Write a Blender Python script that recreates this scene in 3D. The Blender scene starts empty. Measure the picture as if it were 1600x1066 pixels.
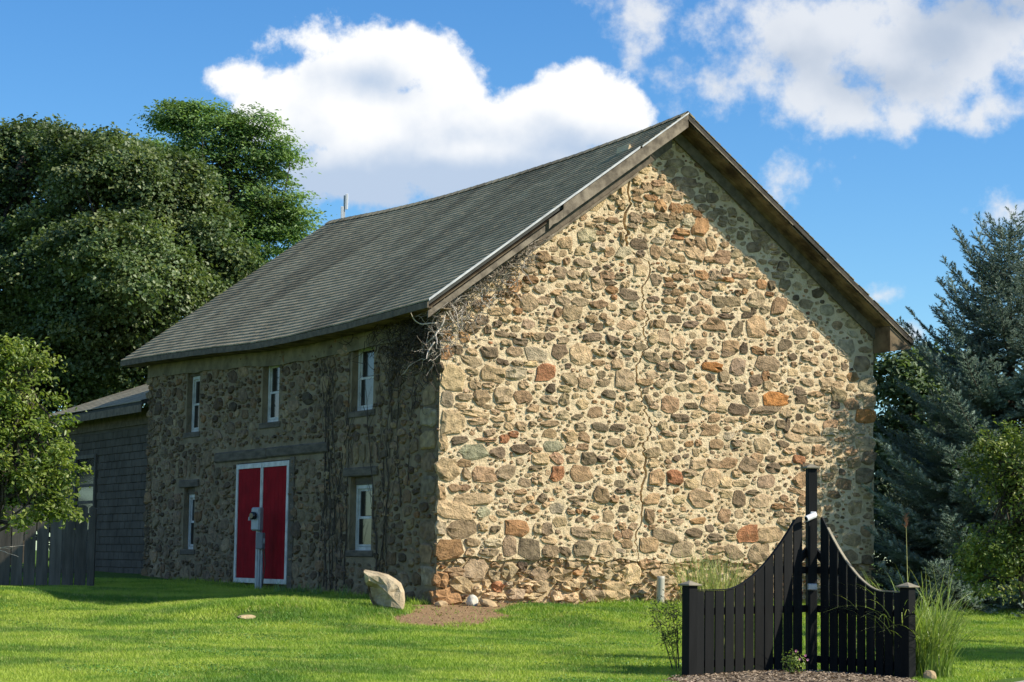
import bpy, math, random
import numpy as np
from mathutils import Matrix, Vector, noise as mnoise

random.seed(7)
RNG = np.random.default_rng(11)
sc = bpy.context.scene
COL = sc.collection

# ------------------------------------------------------------------ camera
CAM_Z = 0.82
PITCH, ROLL = 0.103638, 0.014441
FOC = 3300.0                                    # pixels at 1600 wide
cam_d = bpy.data.cameras.new('camera')
cam_d.sensor_width = 36.0
cam_d.lens = FOC / 1600.0 * 36.0
cam_d.clip_start = 0.1
cam_d.clip_end = 6000
cam = bpy.data.objects.new('camera', cam_d)
COL.objects.link(cam)
cr, sr = math.cos(ROLL), math.sin(ROLL)
X0 = Vector((1, 0, 0)); F0 = Vector((0, math.cos(PITCH), math.sin(PITCH))); U0 = Vector((0, -math.sin(PITCH), math.cos(PITCH)))
Rv = cr * X0 + sr * U0
Uv = -sr * X0 + cr * U0
m4 = Matrix((Rv, Uv, -F0)).transposed().to_4x4()
m4.translation = (0, 0, CAM_Z)
cam.matrix_world = m4
sc.camera = cam

# ------------------------------------------------------------------ sun, sky, exposure
SUN_EL = math.radians(38.0)
SUN_PHI = math.radians(-13.0)                   # horizontal direction towards the sun, from +X
sdir = Vector((math.cos(SUN_PHI) * math.cos(SUN_EL), math.sin(SUN_PHI) * math.cos(SUN_EL), math.sin(SUN_EL)))
sun_d = bpy.data.lights.new('sun', 'SUN')
sun_d.energy = 5.0
sun_d.angle = math.radians(0.53)
sun_d.color = (1.0, 0.925, 0.78)
sun = bpy.data.objects.new('sun', sun_d)
COL.objects.link(sun)
sun.rotation_euler = sdir.to_track_quat('Z', 'Y').to_euler()
sun.location = (30, -10, 30)

vs = sc.view_settings
sc.display_settings.display_device = 'sRGB'
vs.view_transform = 'Standard'
vs.look = 'None'
vs.exposure = 0.44
vs.gamma = 1.0
vs.use_curve_mapping = False


def px_dir(px, py):
    a, b = px - 800.0, py - 533.0
    u = a * cr + b * sr
    v = -a * sr + b * cr
    d = X0 * (u / FOC) + F0 - U0 * (v / FOC)
    return d


def px_azel(px, py):
    d = px_dir(px, py).normalized()
    return math.atan2(d.x, d.y), math.asin(d.z)


world = bpy.data.worlds.new('World')
sc.world = world
world.use_nodes = True
wn = world.node_tree
wn.nodes.clear()


def N(nt, typ, **kw):
    n = nt.nodes.new(typ)
    for k, v in kw.items():
        setattr(n, k, v)
    return n


def L(nt, a, b):
    nt.links.new(a, b)


def mth(nt, op, a, b=None, c=None, clamp=False):
    n = nt.nodes.new('ShaderNodeMath')
    n.operation = op
    n.use_clamp = clamp
    for i, x in enumerate((a, b, c)):
        if x is None:
            continue
        if isinstance(x, (int, float)):
            n.inputs[i].default_value = x
        else:
            nt.links.new(x, n.inputs[i])
    return n.outputs[0]


def mixc(nt, fac, a, b, blend='MIX'):
    n = nt.nodes.new('ShaderNodeMix')
    n.data_type = 'RGBA'
    n.blend_type = blend
    for s, x in (('Factor', fac), ('A', a), ('B', b)):
        inp = [i for i in n.inputs if i.name == s and (i.type == ('VALUE' if s == 'Factor' else 'RGBA'))][0]
        if isinstance(x, (int, float)):
            inp.default_value = x
        elif isinstance(x, (tuple, list)):
            inp.default_value = tuple(x) + ((1,) if len(x) == 3 else ())
        else:
            nt.links.new(x, inp)
    return [o for o in n.outputs if o.type == 'RGBA'][0]


def maprange(nt, x, a, b, c=0.0, d=1.0, smooth=True):
    n = nt.nodes.new('ShaderNodeMapRange')
    n.interpolation_type = 'SMOOTHSTEP' if smooth else 'LINEAR'
    nt.links.new(x, n.inputs[0])
    for i, v in enumerate((a, b, c, d)):
        n.inputs[i + 1].default_value = v
    return n.outputs[0]


def build_world():
    nt = wn
    tc = N(nt, 'ShaderNodeTexCoord')
    nrm = N(nt, 'ShaderNodeVectorMath', operation='NORMALIZE')
    L(nt, tc.outputs['Generated'], nrm.inputs[0])
    D = nrm.outputs[0]
    sep = N(nt, 'ShaderNodeSeparateXYZ')
    L(nt, D, sep.inputs[0])
    az = mth(nt, 'ARCTAN2', sep.outputs[0], sep.outputs[1])
    el = mth(nt, 'ARCSINE', sep.outputs[2])
    comb = N(nt, 'ShaderNodeCombineXYZ')
    L(nt, az, comb.inputs[0]); L(nt, el, comb.inputs[1])
    AE = comb.outputs[0]
    sky = N(nt, 'ShaderNodeTexSky')
    sky.sky_type = 'NISHITA'
    sky.sun_disc = False
    sky.sun_elevation = SUN_EL
    sky.sun_rotation = math.pi / 2 - SUN_PHI
    sky.altitude = 300
    sky.air_density = 1.0
    sky.dust_density = 0.35
    sky.ozone_density = 2.5
    hs = N(nt, 'ShaderNodeHueSaturation')
    hs.inputs['Hue'].default_value = 0.507
    hs.inputs['Saturation'].default_value = 1.29
    hs.inputs['Value'].default_value = 1.3
    L(nt, sky.outputs[0], hs.inputs['Color'])
    blue = mixc(nt, 1.0, hs.outputs[0], (0.82, 1.03, 1.08), 'MULTIPLY')

    # the clouds of the photographed sky: each a cluster of puffs in azimuth / elevation
    def noise(scale, detail=8, rough=0.55, off=(0, 0, 0), stretch=(1, 1, 1), src=None):
        mp = N(nt, 'ShaderNodeMapping')
        mp.inputs['Location'].default_value = off
        mp.inputs['Scale'].default_value = stretch
        L(nt, src or D, mp.inputs[0])
        n = N(nt, 'ShaderNodeTexNoise')
        n.inputs['Scale'].default_value = scale
        n.inputs['Detail'].default_value = detail
        n.inputs['Roughness'].default_value = rough
        L(nt, mp.outputs[0], n.inputs['Vector'])
        return n.outputs['Fac']

    n1 = noise(26, 9, 0.58)
    n2 = noise(75, 6, 0.6, (3, 1, 2))
    nz = mth(nt, 'ADD', mth(nt, 'MULTIPLY', mth(nt, 'SUBTRACT', n1, 0.5), 2.6), mth(nt, 'MULTIPLY', mth(nt, 'SUBTRACT', n2, 0.5), 1.6))
    warp = N(nt, 'ShaderNodeTexNoise')
    warp.inputs['Scale'].default_value = 18
    warp.inputs['Detail'].default_value = 4
    L(nt, D, warp.inputs['Vector'])
    wv = N(nt, 'ShaderNodeVectorMath', operation='SUBTRACT')
    L(nt, warp.outputs['Color'], wv.inputs[0]); wv.inputs[1].default_value = (0.5, 0.5, 0.5)
    wsx = N(nt, 'ShaderNodeVectorMath', operation='SCALE'); wsx.inputs['Scale'].default_value = 0.022
    L(nt, wv.outputs[0], wsx.inputs[0])
    wad = N(nt, 'ShaderNodeVectorMath', operation='ADD')
    L(nt, AE, wad.inputs[0]); L(nt, wsx.outputs[0], wad.inputs[1])
    AEw = wad.outputs[0]

    def field(puffs):
        tot = None
        for (px, py, rx, ry, s) in puffs:
            a, e = px_azel(px, py)
            sb = N(nt, 'ShaderNodeVectorMath', operation='SUBTRACT')
            L(nt, AEw, sb.inputs[0]); sb.inputs[1].default_value = (a, e, 0)
            ml = N(nt, 'ShaderNodeVectorMath', operation='MULTIPLY')
            L(nt, sb.outputs[0], ml.inputs[0]); ml.inputs[1].default_value = (FOC / rx, FOC / ry, 0)
            ln = N(nt, 'ShaderNodeVectorMath', operation='LENGTH')
            L(nt, ml.outputs[0], ln.inputs[0])
            d = mth(nt, 'MULTIPLY', mth(nt, 'SUBTRACT', 1.0, ln.outputs['Value']), s)
            if tot is None:
                tot = d
            else:
                tot = mth(nt, 'SMOOTH_MAX', tot, d, 0.25)
        return tot

    bright = field([(590, 100, 120, 75, 1.0), (520, 150, 110, 85, 1.0), (640, 85, 75, 55, 1.0), (700, 140, 80, 70, 1.0),
                    (455, 180, 95, 75, 0.9), (620, 200, 230, 85, 1.1), (790, 215, 150, 75, 1.0), (905, 150, 80, 55, 1.0),
                    (960, 180, 70, 65, 1.0), (860, 190, 110, 70, 1.0), (985, 205, 45, 50, 0.9), (375, 118, 60, 34, 0.55),
                    (500, 62, 75, 42, 0.42), (680, 260, 200, 60, 0.8), (560, 285, 130, 60, 0.8)])
    soft = field([(1020, 15, 95, 62, 0.5), (1115, 25, 80, 62, 0.5), (1260, 50, 190, 105, 1.0), (1400, 60, 210, 110, 1.0),
                  (1150, 122, 140, 62, 0.75), (1300, 150, 140, 72, 0.9), (1520, 70, 190, 115, 1.1), (1400, 175, 100, 52, 0.8),
                  (1540, 185, 75, 38, 0.6), (1575, 330, 75, 48, 0.7), (1250, 268, 70, 40, 0.22), (1306, 285, 44, 30, 0.18),
                  (1378, 463, 34, 20, 0.5), (1425, 512, 30, 22, 0.45), (1420, 110, 120, 60, 0.9), (1660, 60, 150, 110, 1.0), (1350, -60, 260, 90, 0.9)])
    far = mth(nt, 'SUBTRACT', noise(3.2, 8, 0.55, (5.3, 2.1, 0.4), (1, 1, 2.2)), 0.535)  # unseen clouds outside the view, cover set to neutralise the blue ambient light
    side = maprange(nt, mth(nt, 'ABSOLUTE', az), 0.30, 0.55)
    up = maprange(nt, el, 0.36, 0.6)
    away = mth(nt, 'MAXIMUM', side, up)
    farm = mth(nt, 'MULTIPLY', maprange(nt, mth(nt, 'ADD', far, mth(nt, 'MULTIPLY', nz, 0.05)), 0.0, 0.10), away)
    mb = maprange(nt, mth(nt, 'ADD', mth(nt, 'MULTIPLY', bright, 1.25), mth(nt, 'MULTIPLY', nz, 0.60)), -0.05, 0.36)
    ms = maprange(nt, mth(nt, 'ADD', mth(nt, 'MULTIPLY', soft, 1.0), mth(nt, 'MULTIPLY', nz, 0.70)), 0.06, 0.72)
    ms = mth(nt, 'MULTIPLY', ms, 0.9)
    mask = mth(nt, 'MAXIMUM', mth(nt, 'MAXIMUM', mb, ms), mth(nt, 'MULTIPLY', farm, 0.9))
    # cloud tone: sunlit tops, blue-grey bases
    base = field([(560, 318, 190, 85, 1.2), (700, 290, 280, 75, 1.0), (480, 260, 80, 70, 0.6), (900, 245, 150, 50, 0.6), (760, 215, 120, 40, 0.45), (570, 125, 60, 30, 0.3)])
    baseg = field([(1560, 10, 140, 60, 1.0), (1480, 60, 90, 60, 0.6), (1390, 120, 120, 40, 0.5), (1230, 90, 90, 40, 0.45)])
    shade = mth(nt, 'ADD', mth(nt, 'MULTIPLY', mth(nt, 'MAXIMUM', base, baseg), 1.1), mth(nt, 'MULTIPLY', mth(nt, 'SUBTRACT', noise(30, 6, 0.5, (1, 7, 3)), 0.5), 1.3))
    shade = maprange(nt, shade, -0.30, 0.72)
    tone = mixc(nt, shade, (8.7, 8.75, 8.8), (4.3, 5.3, 6.8))
    tone2 = mixc(nt, shade, (7.2, 7.4, 7.7), (4.4, 5.0, 5.9))
    ctone = mixc(nt, maprange(nt, mth(nt, 'SUBTRACT', mb, ms), -0.2, 0.2), tone2, tone)
    out = mixc(nt, mask, blue, ctone)
    bg = N(nt, 'ShaderNodeBackground')
    bg.inputs['Strength'].default_value = 0.088
    L(nt, out, bg.inputs['Color'])
    wo = N(nt, 'ShaderNodeOutputWorld')
    L(nt, bg.outputs[0], wo.inputs[0])


build_world()

# ------------------------------------------------------------------ helpers


def mk(name, V, F, mat=None, parent=None, smooth=False, attr=None, col=None, loc=None):
    """one mesh object from vertex / face arrays"""
    me = bpy.data.meshes.new(name)
    V = np.asarray(V, dtype=np.float32)
    if isinstance(F, np.ndarray) and F.ndim == 2:
        k = F.shape[1]; n = F.shape[0]
        me.vertices.add(len(V)); me.vertices.foreach_set('co', V.ravel())
        me.loops.add(n * k); me.loops.foreach_set('vertex_index', F.astype(np.int32).ravel())
        me.polygons.add(n)
        me.polygons.foreach_set('loop_start', np.arange(0, n * k, k, dtype=np.int32))
        me.polygons.foreach_set('loop_total', np.full(n, k, dtype=np.int32))
        me.update(calc_edges=True)
    else:
        me.from_pydata([tuple(map(float, v)) for v in V], [], [tuple(int(i) for i in f) for f in F])
        me.update()
    if smooth:
        me.polygons.foreach_set('use_smooth', np.ones(len(me.polygons), dtype=bool))
    if attr is not None:
        a = me.attributes.new('rnd', 'FLOAT', 'POINT')
        a.data.foreach_set('value', np.asarray(attr, dtype=np.float32))
    if col is not None:
        a = me.attributes.new('tint', 'FLOAT_COLOR', 'POINT')
        c = np.ones((len(V), 4), dtype=np.float32); c[:, :3] = col
        a.data.foreach_set('color', c.ravel())
    if mat is not None:
        me.materials.append(mat)
    o = bpy.data.objects.new(name, me)
    COL.objects.link(o)
    if parent is not None:
        o.parent = parent
    if loc is not None:
        o.location = loc
    return o


def empty(name, loc=(0, 0, 0), rz=0.0):
    o = bpy.data.objects.new(name, None)
    COL.objects.link(o)
    o.location = loc
    o.rotation_euler = (0, 0, rz)
    o.empty_display_size = 0.3
    return o


def tag(o, label=None, cat=None, group=None, kind=None):
    for k, v in (('label', label), ('category', cat), ('group', group), ('kind', kind)):
        if v:
            o[k] = v
    return o


class MB:
    def __init__(s):
        s.V = []; s.F = []; s.R = []

    def add(s, V, F, r=None):
        n = len(s.V)
        s.V += [tuple(v) for v in V]
        s.F += [tuple(i + n for i in f) for f in F]
        s.R += [random.random() if r is None else r] * len(V)

    def hexa(s, p):                              # 4 bottom + 4 top corners
        s.add(p, [(3, 2, 1, 0), (4, 5, 6, 7), (0, 1, 5, 4), (1, 2, 6, 5), (2, 3, 7, 6), (3, 0, 4, 7)])

    def box(s, a, b):
        x0, y0, z0 = a; x1, y1, z1 = b
        s.hexa([(x0, y0, z0), (x1, y0, z0), (x1, y1, z0), (x0, y1, z0), (x0, y0, z1), (x1, y0, z1), (x1, y1, z1), (x0, y1, z1)])

    def bbox(s, a, b, c=0.01):                   # box with chamfered edges
        a = np.array(a, float); b = np.array(b, float)
        c = min(c, *((b - a) * 0.4))
        pts = []; idx = {}
        for sx in (0, 1):
            for sy in (0, 1):
                for sz in (0, 1):
                    for ax in range(3):
                        p = np.array([(a, b)[sx][0], (a, b)[sy][1], (a, b)[sz][2]])
                        for k, sg in ((0, sx), (1, sy), (2, sz)):
                            if k != ax:
                                p[k] += c if sg == 0 else -c
                        idx[(sx, sy, sz, ax)] = len(pts); pts.append(p)
        F = []
        for sx in (0, 1):
            F.append([idx[(sx, 0, 0, 0)], idx[(sx, 1, 0, 0)], idx[(sx, 1, 1, 0)], idx[(sx, 0, 1, 0)]][::(1 if sx else -1)])
            F.append([idx[(0, sx, 0, 1)], idx[(0, sx, 1, 1)], idx[(1, sx, 1, 1)], idx[(1, sx, 0, 1)]][::(1 if sx else -1)])
            F.append([idx[(0, 0, sx, 2)], idx[(1, 0, sx, 2)], idx[(1, 1, sx, 2)], idx[(0, 1, sx, 2)]][::(1 if sx else -1)])
        for i in (0, 1):
            for j in (0, 1):
                F.append([idx[(i, j, 0, 0)], idx[(i, j, 1, 0)], idx[(i, j, 1, 1)], idx[(i, j, 0, 1)]])
                F.append([idx[(i, 0, j, 0)], idx[(i, 1, j, 0)], idx[(i, 1, j, 2)], idx[(i, 0, j, 2)]])
                F.append([idx[(0, i, j, 1)], idx[(1, i, j, 1)], idx[(1, i, j, 2)], idx[(0, i, j, 2)]])
                for k in (0, 1):
                    F.append([idx[(i, j, k, 0)], idx[(i, j, k, 1)], idx[(i, j, k, 2)]])
        seen = set(); G = []
        for f in F:
            k = tuple(sorted(f))
            if k not in seen:
                seen.add(k); G.append(f)
        s.add(pts, G)

    def beam(s, a, b, w, h, up=(0, 0, 1)):       # box of width w (sideways), height h, along a-b
        a = Vector(a); b = Vector(b); d = (b - a).normalized()
        u = Vector(up); r = d.cross(u).normalized(); u = r.cross(d)
        q = []
        for p in (a, b):
            q.append([p + r * sx * w / 2 + u * sz * h / 2 for sx, sz in ((-1, -1), (1, -1), (1, 1), (-1, 1))])
        s.add(q[0] + q[1], [(3, 2, 1, 0), (4, 5, 6, 7), (0, 1, 5, 4), (1, 2, 6, 5), (2, 3, 7, 6), (3, 0, 4, 7)])

    def tube(s, pts, rad, n=6, cap=True, r=None):
        pts = [Vector(p) for p in pts]
        rad = rad if isinstance(rad, (list, tuple)) else [rad] * len(pts)
        V = []; F = []
        prev = None
        for i, p in enumerate(pts):
            d = (pts[min(i + 1, len(pts) - 1)] - pts[max(i - 1, 0)])
            d = d.normalized() if d.length > 1e-9 else Vector((0, 0, 1))
            if prev is None:
                x = d.orthogonal().normalized()
            else:
                x = (prev - d * prev.dot(d))
                x = x.normalized() if x.length > 1e-6 else d.orthogonal().normalized()
            prev = x
            y = d.cross(x)
            for k in range(n):
                t = 2 * math.pi * k / n
                V.append(p + (x * math.cos(t) + y * math.sin(t)) * rad[i])
        for i in range(len(pts) - 1):
            for k in range(n):
                F.append((i * n + k, i * n + (k + 1) % n, (i + 1) * n + (k + 1) % n, (i + 1) * n + k))
        if cap:
            F.append(tuple(range(n))[::-1]); F.append(tuple((len(pts) - 1) * n + k for k in range(n)))
        s.add(V, F, r)

    def build(s, name, mat, parent=None, smooth=False, loc=None):
        V = np.array(s.V, dtype=float)
        if loc is not None:
            V = V - np.array(loc)
        return mk(name, V, s.F, mat, parent, smooth, attr=s.R, loc=loc)


# ------------------------------------------------------------------ materials


def pmat(name, rough=0.8, spec=0.3):
    m = bpy.data.materials.new(name)
    m.use_nodes = True
    nt = m.node_tree
    b = nt.nodes['Principled BSDF']
    b.inputs['Roughness'].default_value = rough
    b.inputs['Specular IOR Level'].default_value = spec
    return m, nt, b


def coord(nt, scale=(1, 1, 1), world_space=False):
    mp = N(nt, 'ShaderNodeMapping')
    mp.inputs['Scale'].default_value = scale
    if world_space:
        g = N(nt, 'ShaderNodeNewGeometry')
        L(nt, g.outputs['Position'], mp.inputs[0])
    else:
        t = N(nt, 'ShaderNodeTexCoord')
        L(nt, t.outputs['Object'], mp.inputs[0])
    return mp.outputs[0]


def nz(nt, vec, scale, detail=5, rough=0.6, col=False):
    n = N(nt, 'ShaderNodeTexNoise')
    n.inputs['Scale'].default_value = scale
    n.inputs['Detail'].default_value = detail
    n.inputs['Roughness'].default_value = rough
    L(nt, vec, n.inputs['Vector'])
    return n.outputs['Color' if col else 'Fac']


def bump(nt, b, h, strength=0.5, dist=0.02):
    n = N(nt, 'ShaderNodeBump')
    n.inputs['Strength'].default_value = strength
    n.inputs['Distance'].default_value = dist
    L(nt, h, n.inputs['Height'])
    L(nt, n.outputs[0], b.inputs['Normal'])


def ramp(nt, fac, stops):
    r = N(nt, 'ShaderNodeValToRGB')
    L(nt, fac, r.inputs[0])
    e = r.color_ramp.elements
    while len(e) > 1:
        e.remove(e[-1])
    e[0].position = stops[0][0]; e[0].color = (*stops[0][1], 1)
    for p, c in stops[1:]:
        x = e.new(p); x.color = (*c, 1)
    return r.outputs[0]


def simple(name, c1, c2, scale=(1, 1, 1), ns=4.0, rough=0.8, spec=0.25, bstr=0.3, bdist=0.01, lo=0.3, hi=0.7, world_space=True, use_rnd=0.0):
    m, nt, b = pmat(name, rough, spec)
    v = coord(nt, scale, world_space)
    n = nz(nt, v, ns)
    f = maprange(nt, n, lo, hi)
    c = mixc(nt, f, c1, c2)
    if use_rnd:
        a = N(nt, 'ShaderNodeAttribute', attribute_name='rnd')
        g = maprange(nt, a.outputs['Fac'], 0, 1, 1 - use_rnd, 1 + use_rnd, False)
        cc = N(nt, 'ShaderNodeCombineXYZ')
        for i in range(3):
            L(nt, g, cc.inputs[i])
        c = mixc(nt, 1.0, c, cc.outputs[0], 'MULTIPLY')
    L(nt, c, b.inputs['Base Color'])
    if bstr:
        bump(nt, b, nz(nt, v, ns * 5, 4, 0.7), bstr, bdist)
    return m


def leafmat(name, c1, c2, c3, trans=0.3, rough=0.42, spec=0.4, ns=0.35):
    m, nt, b = pmat(name, rough, spec)
    a = N(nt, 'ShaderNodeAttribute', attribute_name='rnd')
    c = ramp(nt, a.outputs['Fac'], [(0.0, c1), (0.55, c2), (1.0, c3)])
    v = coord(nt, (1, 1, 1), True)
    n = nz(nt, v, ns, 3)
    g = maprange(nt, n, 0.3, 0.7, 0.72, 1.3)
    cc = N(nt, 'ShaderNodeCombineXYZ')
    for i in range(3):
        L(nt, g, cc.inputs[i])
    c = mixc(nt, 1.0, c, cc.outputs[0], 'MULTIPLY')
    L(nt, c, b.inputs['Base Color'])
    t = N(nt, 'ShaderNodeBsdfTranslucent')
    c2_ = mixc(nt, 1.0, c, (1.15, 1.25, 0.55), 'MULTIPLY')
    L(nt, c2_, t.inputs['Color'])
    mx = N(nt, 'ShaderNodeMixShader')
    mx.inputs[0].default_value = trans
    L(nt, b.outputs[0], mx.inputs[1]); L(nt, t.outputs[0], mx.inputs[2])
    L(nt, mx.outputs[0], nt.nodes['Material Output'].inputs[0])
    return m


def stone_material():
    m, nt, b = pmat('field_stone', 0.85, 0.2)
    a = N(nt, 'ShaderNodeAttribute', attribute_name='tint')
    v = coord(nt, (1, 1, 1), True)
    n1 = nz(nt, v, 7, 6, 0.65)
    n2 = nz(nt, v, 28, 5, 0.7)
    g = maprange(nt, n1, 0.3, 0.7, 0.55, 1.6, False)
    cc = N(nt, 'ShaderNodeCombineXYZ')
    for i in range(3):
        L(nt, g, cc.inputs[i])
    c = mixc(nt, 1.0, a.outputs['Color'], cc.outputs[0], 'MULTIPLY')
    dk = maprange(nt, n2, 0.54, 0.66)
    c = mixc(nt, mth(nt, 'MULTIPLY', dk, 0.5), c, (0.055, 0.042, 0.028))
    lg = maprange(nt, nz(nt, v, 11, 4, 0.6), 0.62, 0.74)
    c = mixc(nt, mth(nt, 'MULTIPLY', lg, 0.6), c, (0.50, 0.39, 0.23))
    L(nt, c, b.inputs['Base Color'])
    bump(nt, b, mth(nt, 'ADD', mth(nt, 'MULTIPLY', n1, 0.9), mth(nt, 'MULTIPLY', n2, 0.6)), 1.0, 0.07)
    return m


def mortar_material(name, c1, c2, stain, bd=0.02):
    m, nt, b = pmat(name, 0.95, 0.1)
    v = coord(nt, (1, 1, 1), True)
    n1 = nz(nt, v, 2.2, 6, 0.6)
    n2 = nz(nt, v, 16, 6, 0.7)
    c = mixc(nt, maprange(nt, n1, 0.3, 0.7), c1, c2)
    sp = maprange(nt, n2, 0.63, 0.74)
    c = mixc(nt, mth(nt, 'MULTIPLY', sp, 0.5), c, stain)
    sp2 = maprange(nt, nz(nt, v, 0.55, 5, 0.6), 0.58, 0.76)
    c = mixc(nt, mth(nt, 'MULTIPLY', sp2, 0.35), c, stain)
    L(nt, c, b.inputs['Base Color'])
    bump(nt, b, mth(nt, 'ADD', mth(nt, 'MULTIPLY', nz(nt, v, 8, 6, 0.7), 1.3), mth(nt, 'MULTIPLY', n2, 0.25)), 0.9, bd)
    return m


M = {}
M['stone'] = stone_material()
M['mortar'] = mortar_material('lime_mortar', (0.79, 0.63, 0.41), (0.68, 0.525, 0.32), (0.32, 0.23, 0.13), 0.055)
M['mortar_dark'] = mortar_material('dark_mortar', (0.32, 0.255, 0.165), (0.20, 0.158, 0.10), (0.08, 0.062, 0.042), 0.04)  # darker mortar for the side and rear walls
M['mortar_base'] = mortar_material('foundation_mortar', (0.60, 0.46, 0.27), (0.40, 0.30, 0.17), (0.12, 0.09, 0.05), 0.04)
M['wood_grey'] = simple('weathered_wood_dark', (0.10, 0.085, 0.065), (0.19, 0.155, 0.115), (6, 6, 6), 1.0, 0.9, 0.15, 0.5, 0.01, use_rnd=0.2)
M['wood_rake'] = simple('weathered_wood_pale', (0.11, 0.088, 0.064), (0.33, 0.27, 0.195), (3, 3, 3), 1.2, 0.85, 0.2, 0.5, 0.01, use_rnd=0.15)
M['soffit'] = simple('soffit_wood', (0.055, 0.04, 0.027), (0.24, 0.18, 0.11), (1.5, 1.5, 1.5), 1.6, 0.9, 0.15, 0.5, 0.01, use_rnd=0.25)
M['lintel'] = simple('old_beam', (0.085, 0.072, 0.055), (0.165, 0.138, 0.102), (3, 3, 12), 1.0, 0.9, 0.15, 0.5, 0.015)
M['frieze'] = simple('parged_frieze', (0.26, 0.215, 0.13), (0.13, 0.108, 0.068), (1, 1, 1), 2.5, 0.9, 0.15, 0.4, 0.01)
M['wood_black'] = simple('blackened_wood', (0.045, 0.040, 0.034), (0.085, 0.074, 0.060), (4, 4, 4), 1.2, 0.9, 0.15, 0.4, 0.01)
M['drip'] = simple('white_drip_edge', (0.62, 0.62, 0.60), (0.40, 0.40, 0.385), (1, 1, 1), 4, 0.45, 0.4, 0.0)
M['white'] = simple('white_paint', (0.64, 0.645, 0.61), (0.42, 0.425, 0.40), (1, 1, 1), 5, 0.55, 0.35, 0.2, 0.004)
M['red'] = simple('red_paint', (0.31, 0.008, 0.014), (0.22, 0.006, 0.011), (1, 1, 1), 3, 0.8, 0.06, 0.15, 0.004)
M['glass'] = simple('window_glass', (0.012, 0.014, 0.013), (0.022, 0.024, 0.022), (1, 1, 1), 2, 0.12, 0.45, 0.05, 0.004)
M['metal'] = simple('galvanised_metal', (0.30, 0.33, 0.35), (0.40, 0.43, 0.45), (1, 1, 1), 6, 0.5, 0.4, 0.05, 0.003)
M['metal'].node_tree.nodes['Principled BSDF'].inputs['Metallic'].default_value = 0.35
M['black'] = simple('black_stained_wood', (0.005, 0.0058, 0.006), (0.0095, 0.0102, 0.0105), (9, 9, 1.2), 1.5, 0.7, 0.16, 0.4, 0.004, use_rnd=0.25)
M['cap'] = simple('post_cap_wood', (0.30, 0.26, 0.18), (0.20, 0.175, 0.125), (1, 1, 1), 8, 0.7, 0.3, 0.2, 0.004)
M['fence_grey'] = simple('silvered_fence_wood', (0.155, 0.138, 0.112), (0.085, 0.075, 0.06), (8, 8, 1), 1.2, 0.9, 0.15, 0.5, 0.006, use_rnd=0.25)
M['block'] = simple('painted_block', (0.115, 0.101, 0.082), (0.072, 0.063, 0.051), (1, 1, 1), 2.0, 0.9, 0.15, 0.4, 0.006)
M['block_joint'] = simple('block_joint', (0.125, 0.110, 0.089), (0.085, 0.075, 0.060), (1, 1, 1), 3.0, 0.95, 0.1, 0.3, 0.006)
M['bark'] = simple('tree_bark', (0.055, 0.045, 0.035), (0.11, 0.09, 0.07), (6, 6, 1.5), 1.5, 0.95, 0.1, 0.8, 0.02)
M['vine'] = simple('dead_vine_bark', (0.20, 0.165, 0.13), (0.42, 0.37, 0.31), (1, 1, 1), 5, 0.9, 0.15, 0.3, 0.004, use_rnd=0.45)
M['vine_dark'] = simple('vine_stem', (0.06, 0.05, 0.04), (0.11, 0.09, 0.07), (1, 1, 1), 5, 0.9, 0.15, 0.3, 0.004)
M['pipe'] = simple('pvc_pipe', (0.50, 0.47, 0.39), (0.38, 0.35, 0.28), (1, 1, 1), 3, 0.5, 0.35, 0.1, 0.003)
M['boulder'] = simple('boulder_rock', (0.56, 0.46, 0.305), (0.34, 0.265, 0.165), (1, 1, 1), 4.5, 0.9, 0.2, 0.9, 0.03, use_rnd=0.1)
M['whitestone'] = simple('white_rock', (0.72, 0.68, 0.58), (0.55, 0.50, 0.40), (1, 1, 1), 9, 0.85, 0.2, 0.5, 0.01)
M['tanstone'] = simple('tan_rock', (0.50, 0.36, 0.20), (0.36, 0.26, 0.15), (1, 1, 1), 9, 0.85, 0.2, 0.5, 0.01)
M['concrete'] = simple('pale_concrete', (0.42, 0.38, 0.32), (0.33, 0.30, 0.25), (1, 1, 1), 2.5, 0.9, 0.2, 0.4, 0.006)
M['camera_white'] = simple('white_plastic', (0.75, 0.75, 0.74), (0.7, 0.7, 0.7), (1, 1, 1), 4, 0.35, 0.45, 0.0)
M['roofing'] = simple('roof_underlay', (0.05, 0.05, 0.045), (0.08, 0.08, 0.072), (1, 1, 1), 4, 0.9, 0.2, 0.3, 0.005)


def shingle_material():
    m, nt, b = pmat('asphalt_shingle', 1.0, 0.05)
    a = N(nt, 'ShaderNodeAttribute', attribute_name='rnd')
    v = coord(nt, (1, 1, 1), False)
    st = nz(nt, coord(nt, (0.16, 0.55, 0.16), False), 1.5, 6, 0.65)
    c = mixc(nt, maprange(nt, a.outputs['Fac'], 0, 1, 0, 1, False), (0.300, 0.262, 0.172), (0.410, 0.360, 0.240))
    c = mixc(nt, mth(nt, 'MULTIPLY', maprange(nt, st, 0.42, 0.68), 0.75), c, (0.15, 0.125, 0.085))
    pale = nz(nt, coord(nt, (0.2, 0.9, 0.2), False), 2.1, 5, 0.65)
    c = mixc(nt, mth(nt, 'MULTIPLY', maprange(nt, pale, 0.56, 0.76), 0.45), c, (0.34, 0.315, 0.225))
    gr = nz(nt, v, 60, 3, 0.7)
    c = mixc(nt, maprange(nt, gr, 0.3, 0.7, 0.0, 0.35), c, (0.09, 0.082, 0.064))
    L(nt, c, b.inputs['Base Color'])
    bump(nt, b, gr, 0.4, 0.004)
    return m


M['shingle'] = shingle_material()

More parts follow.
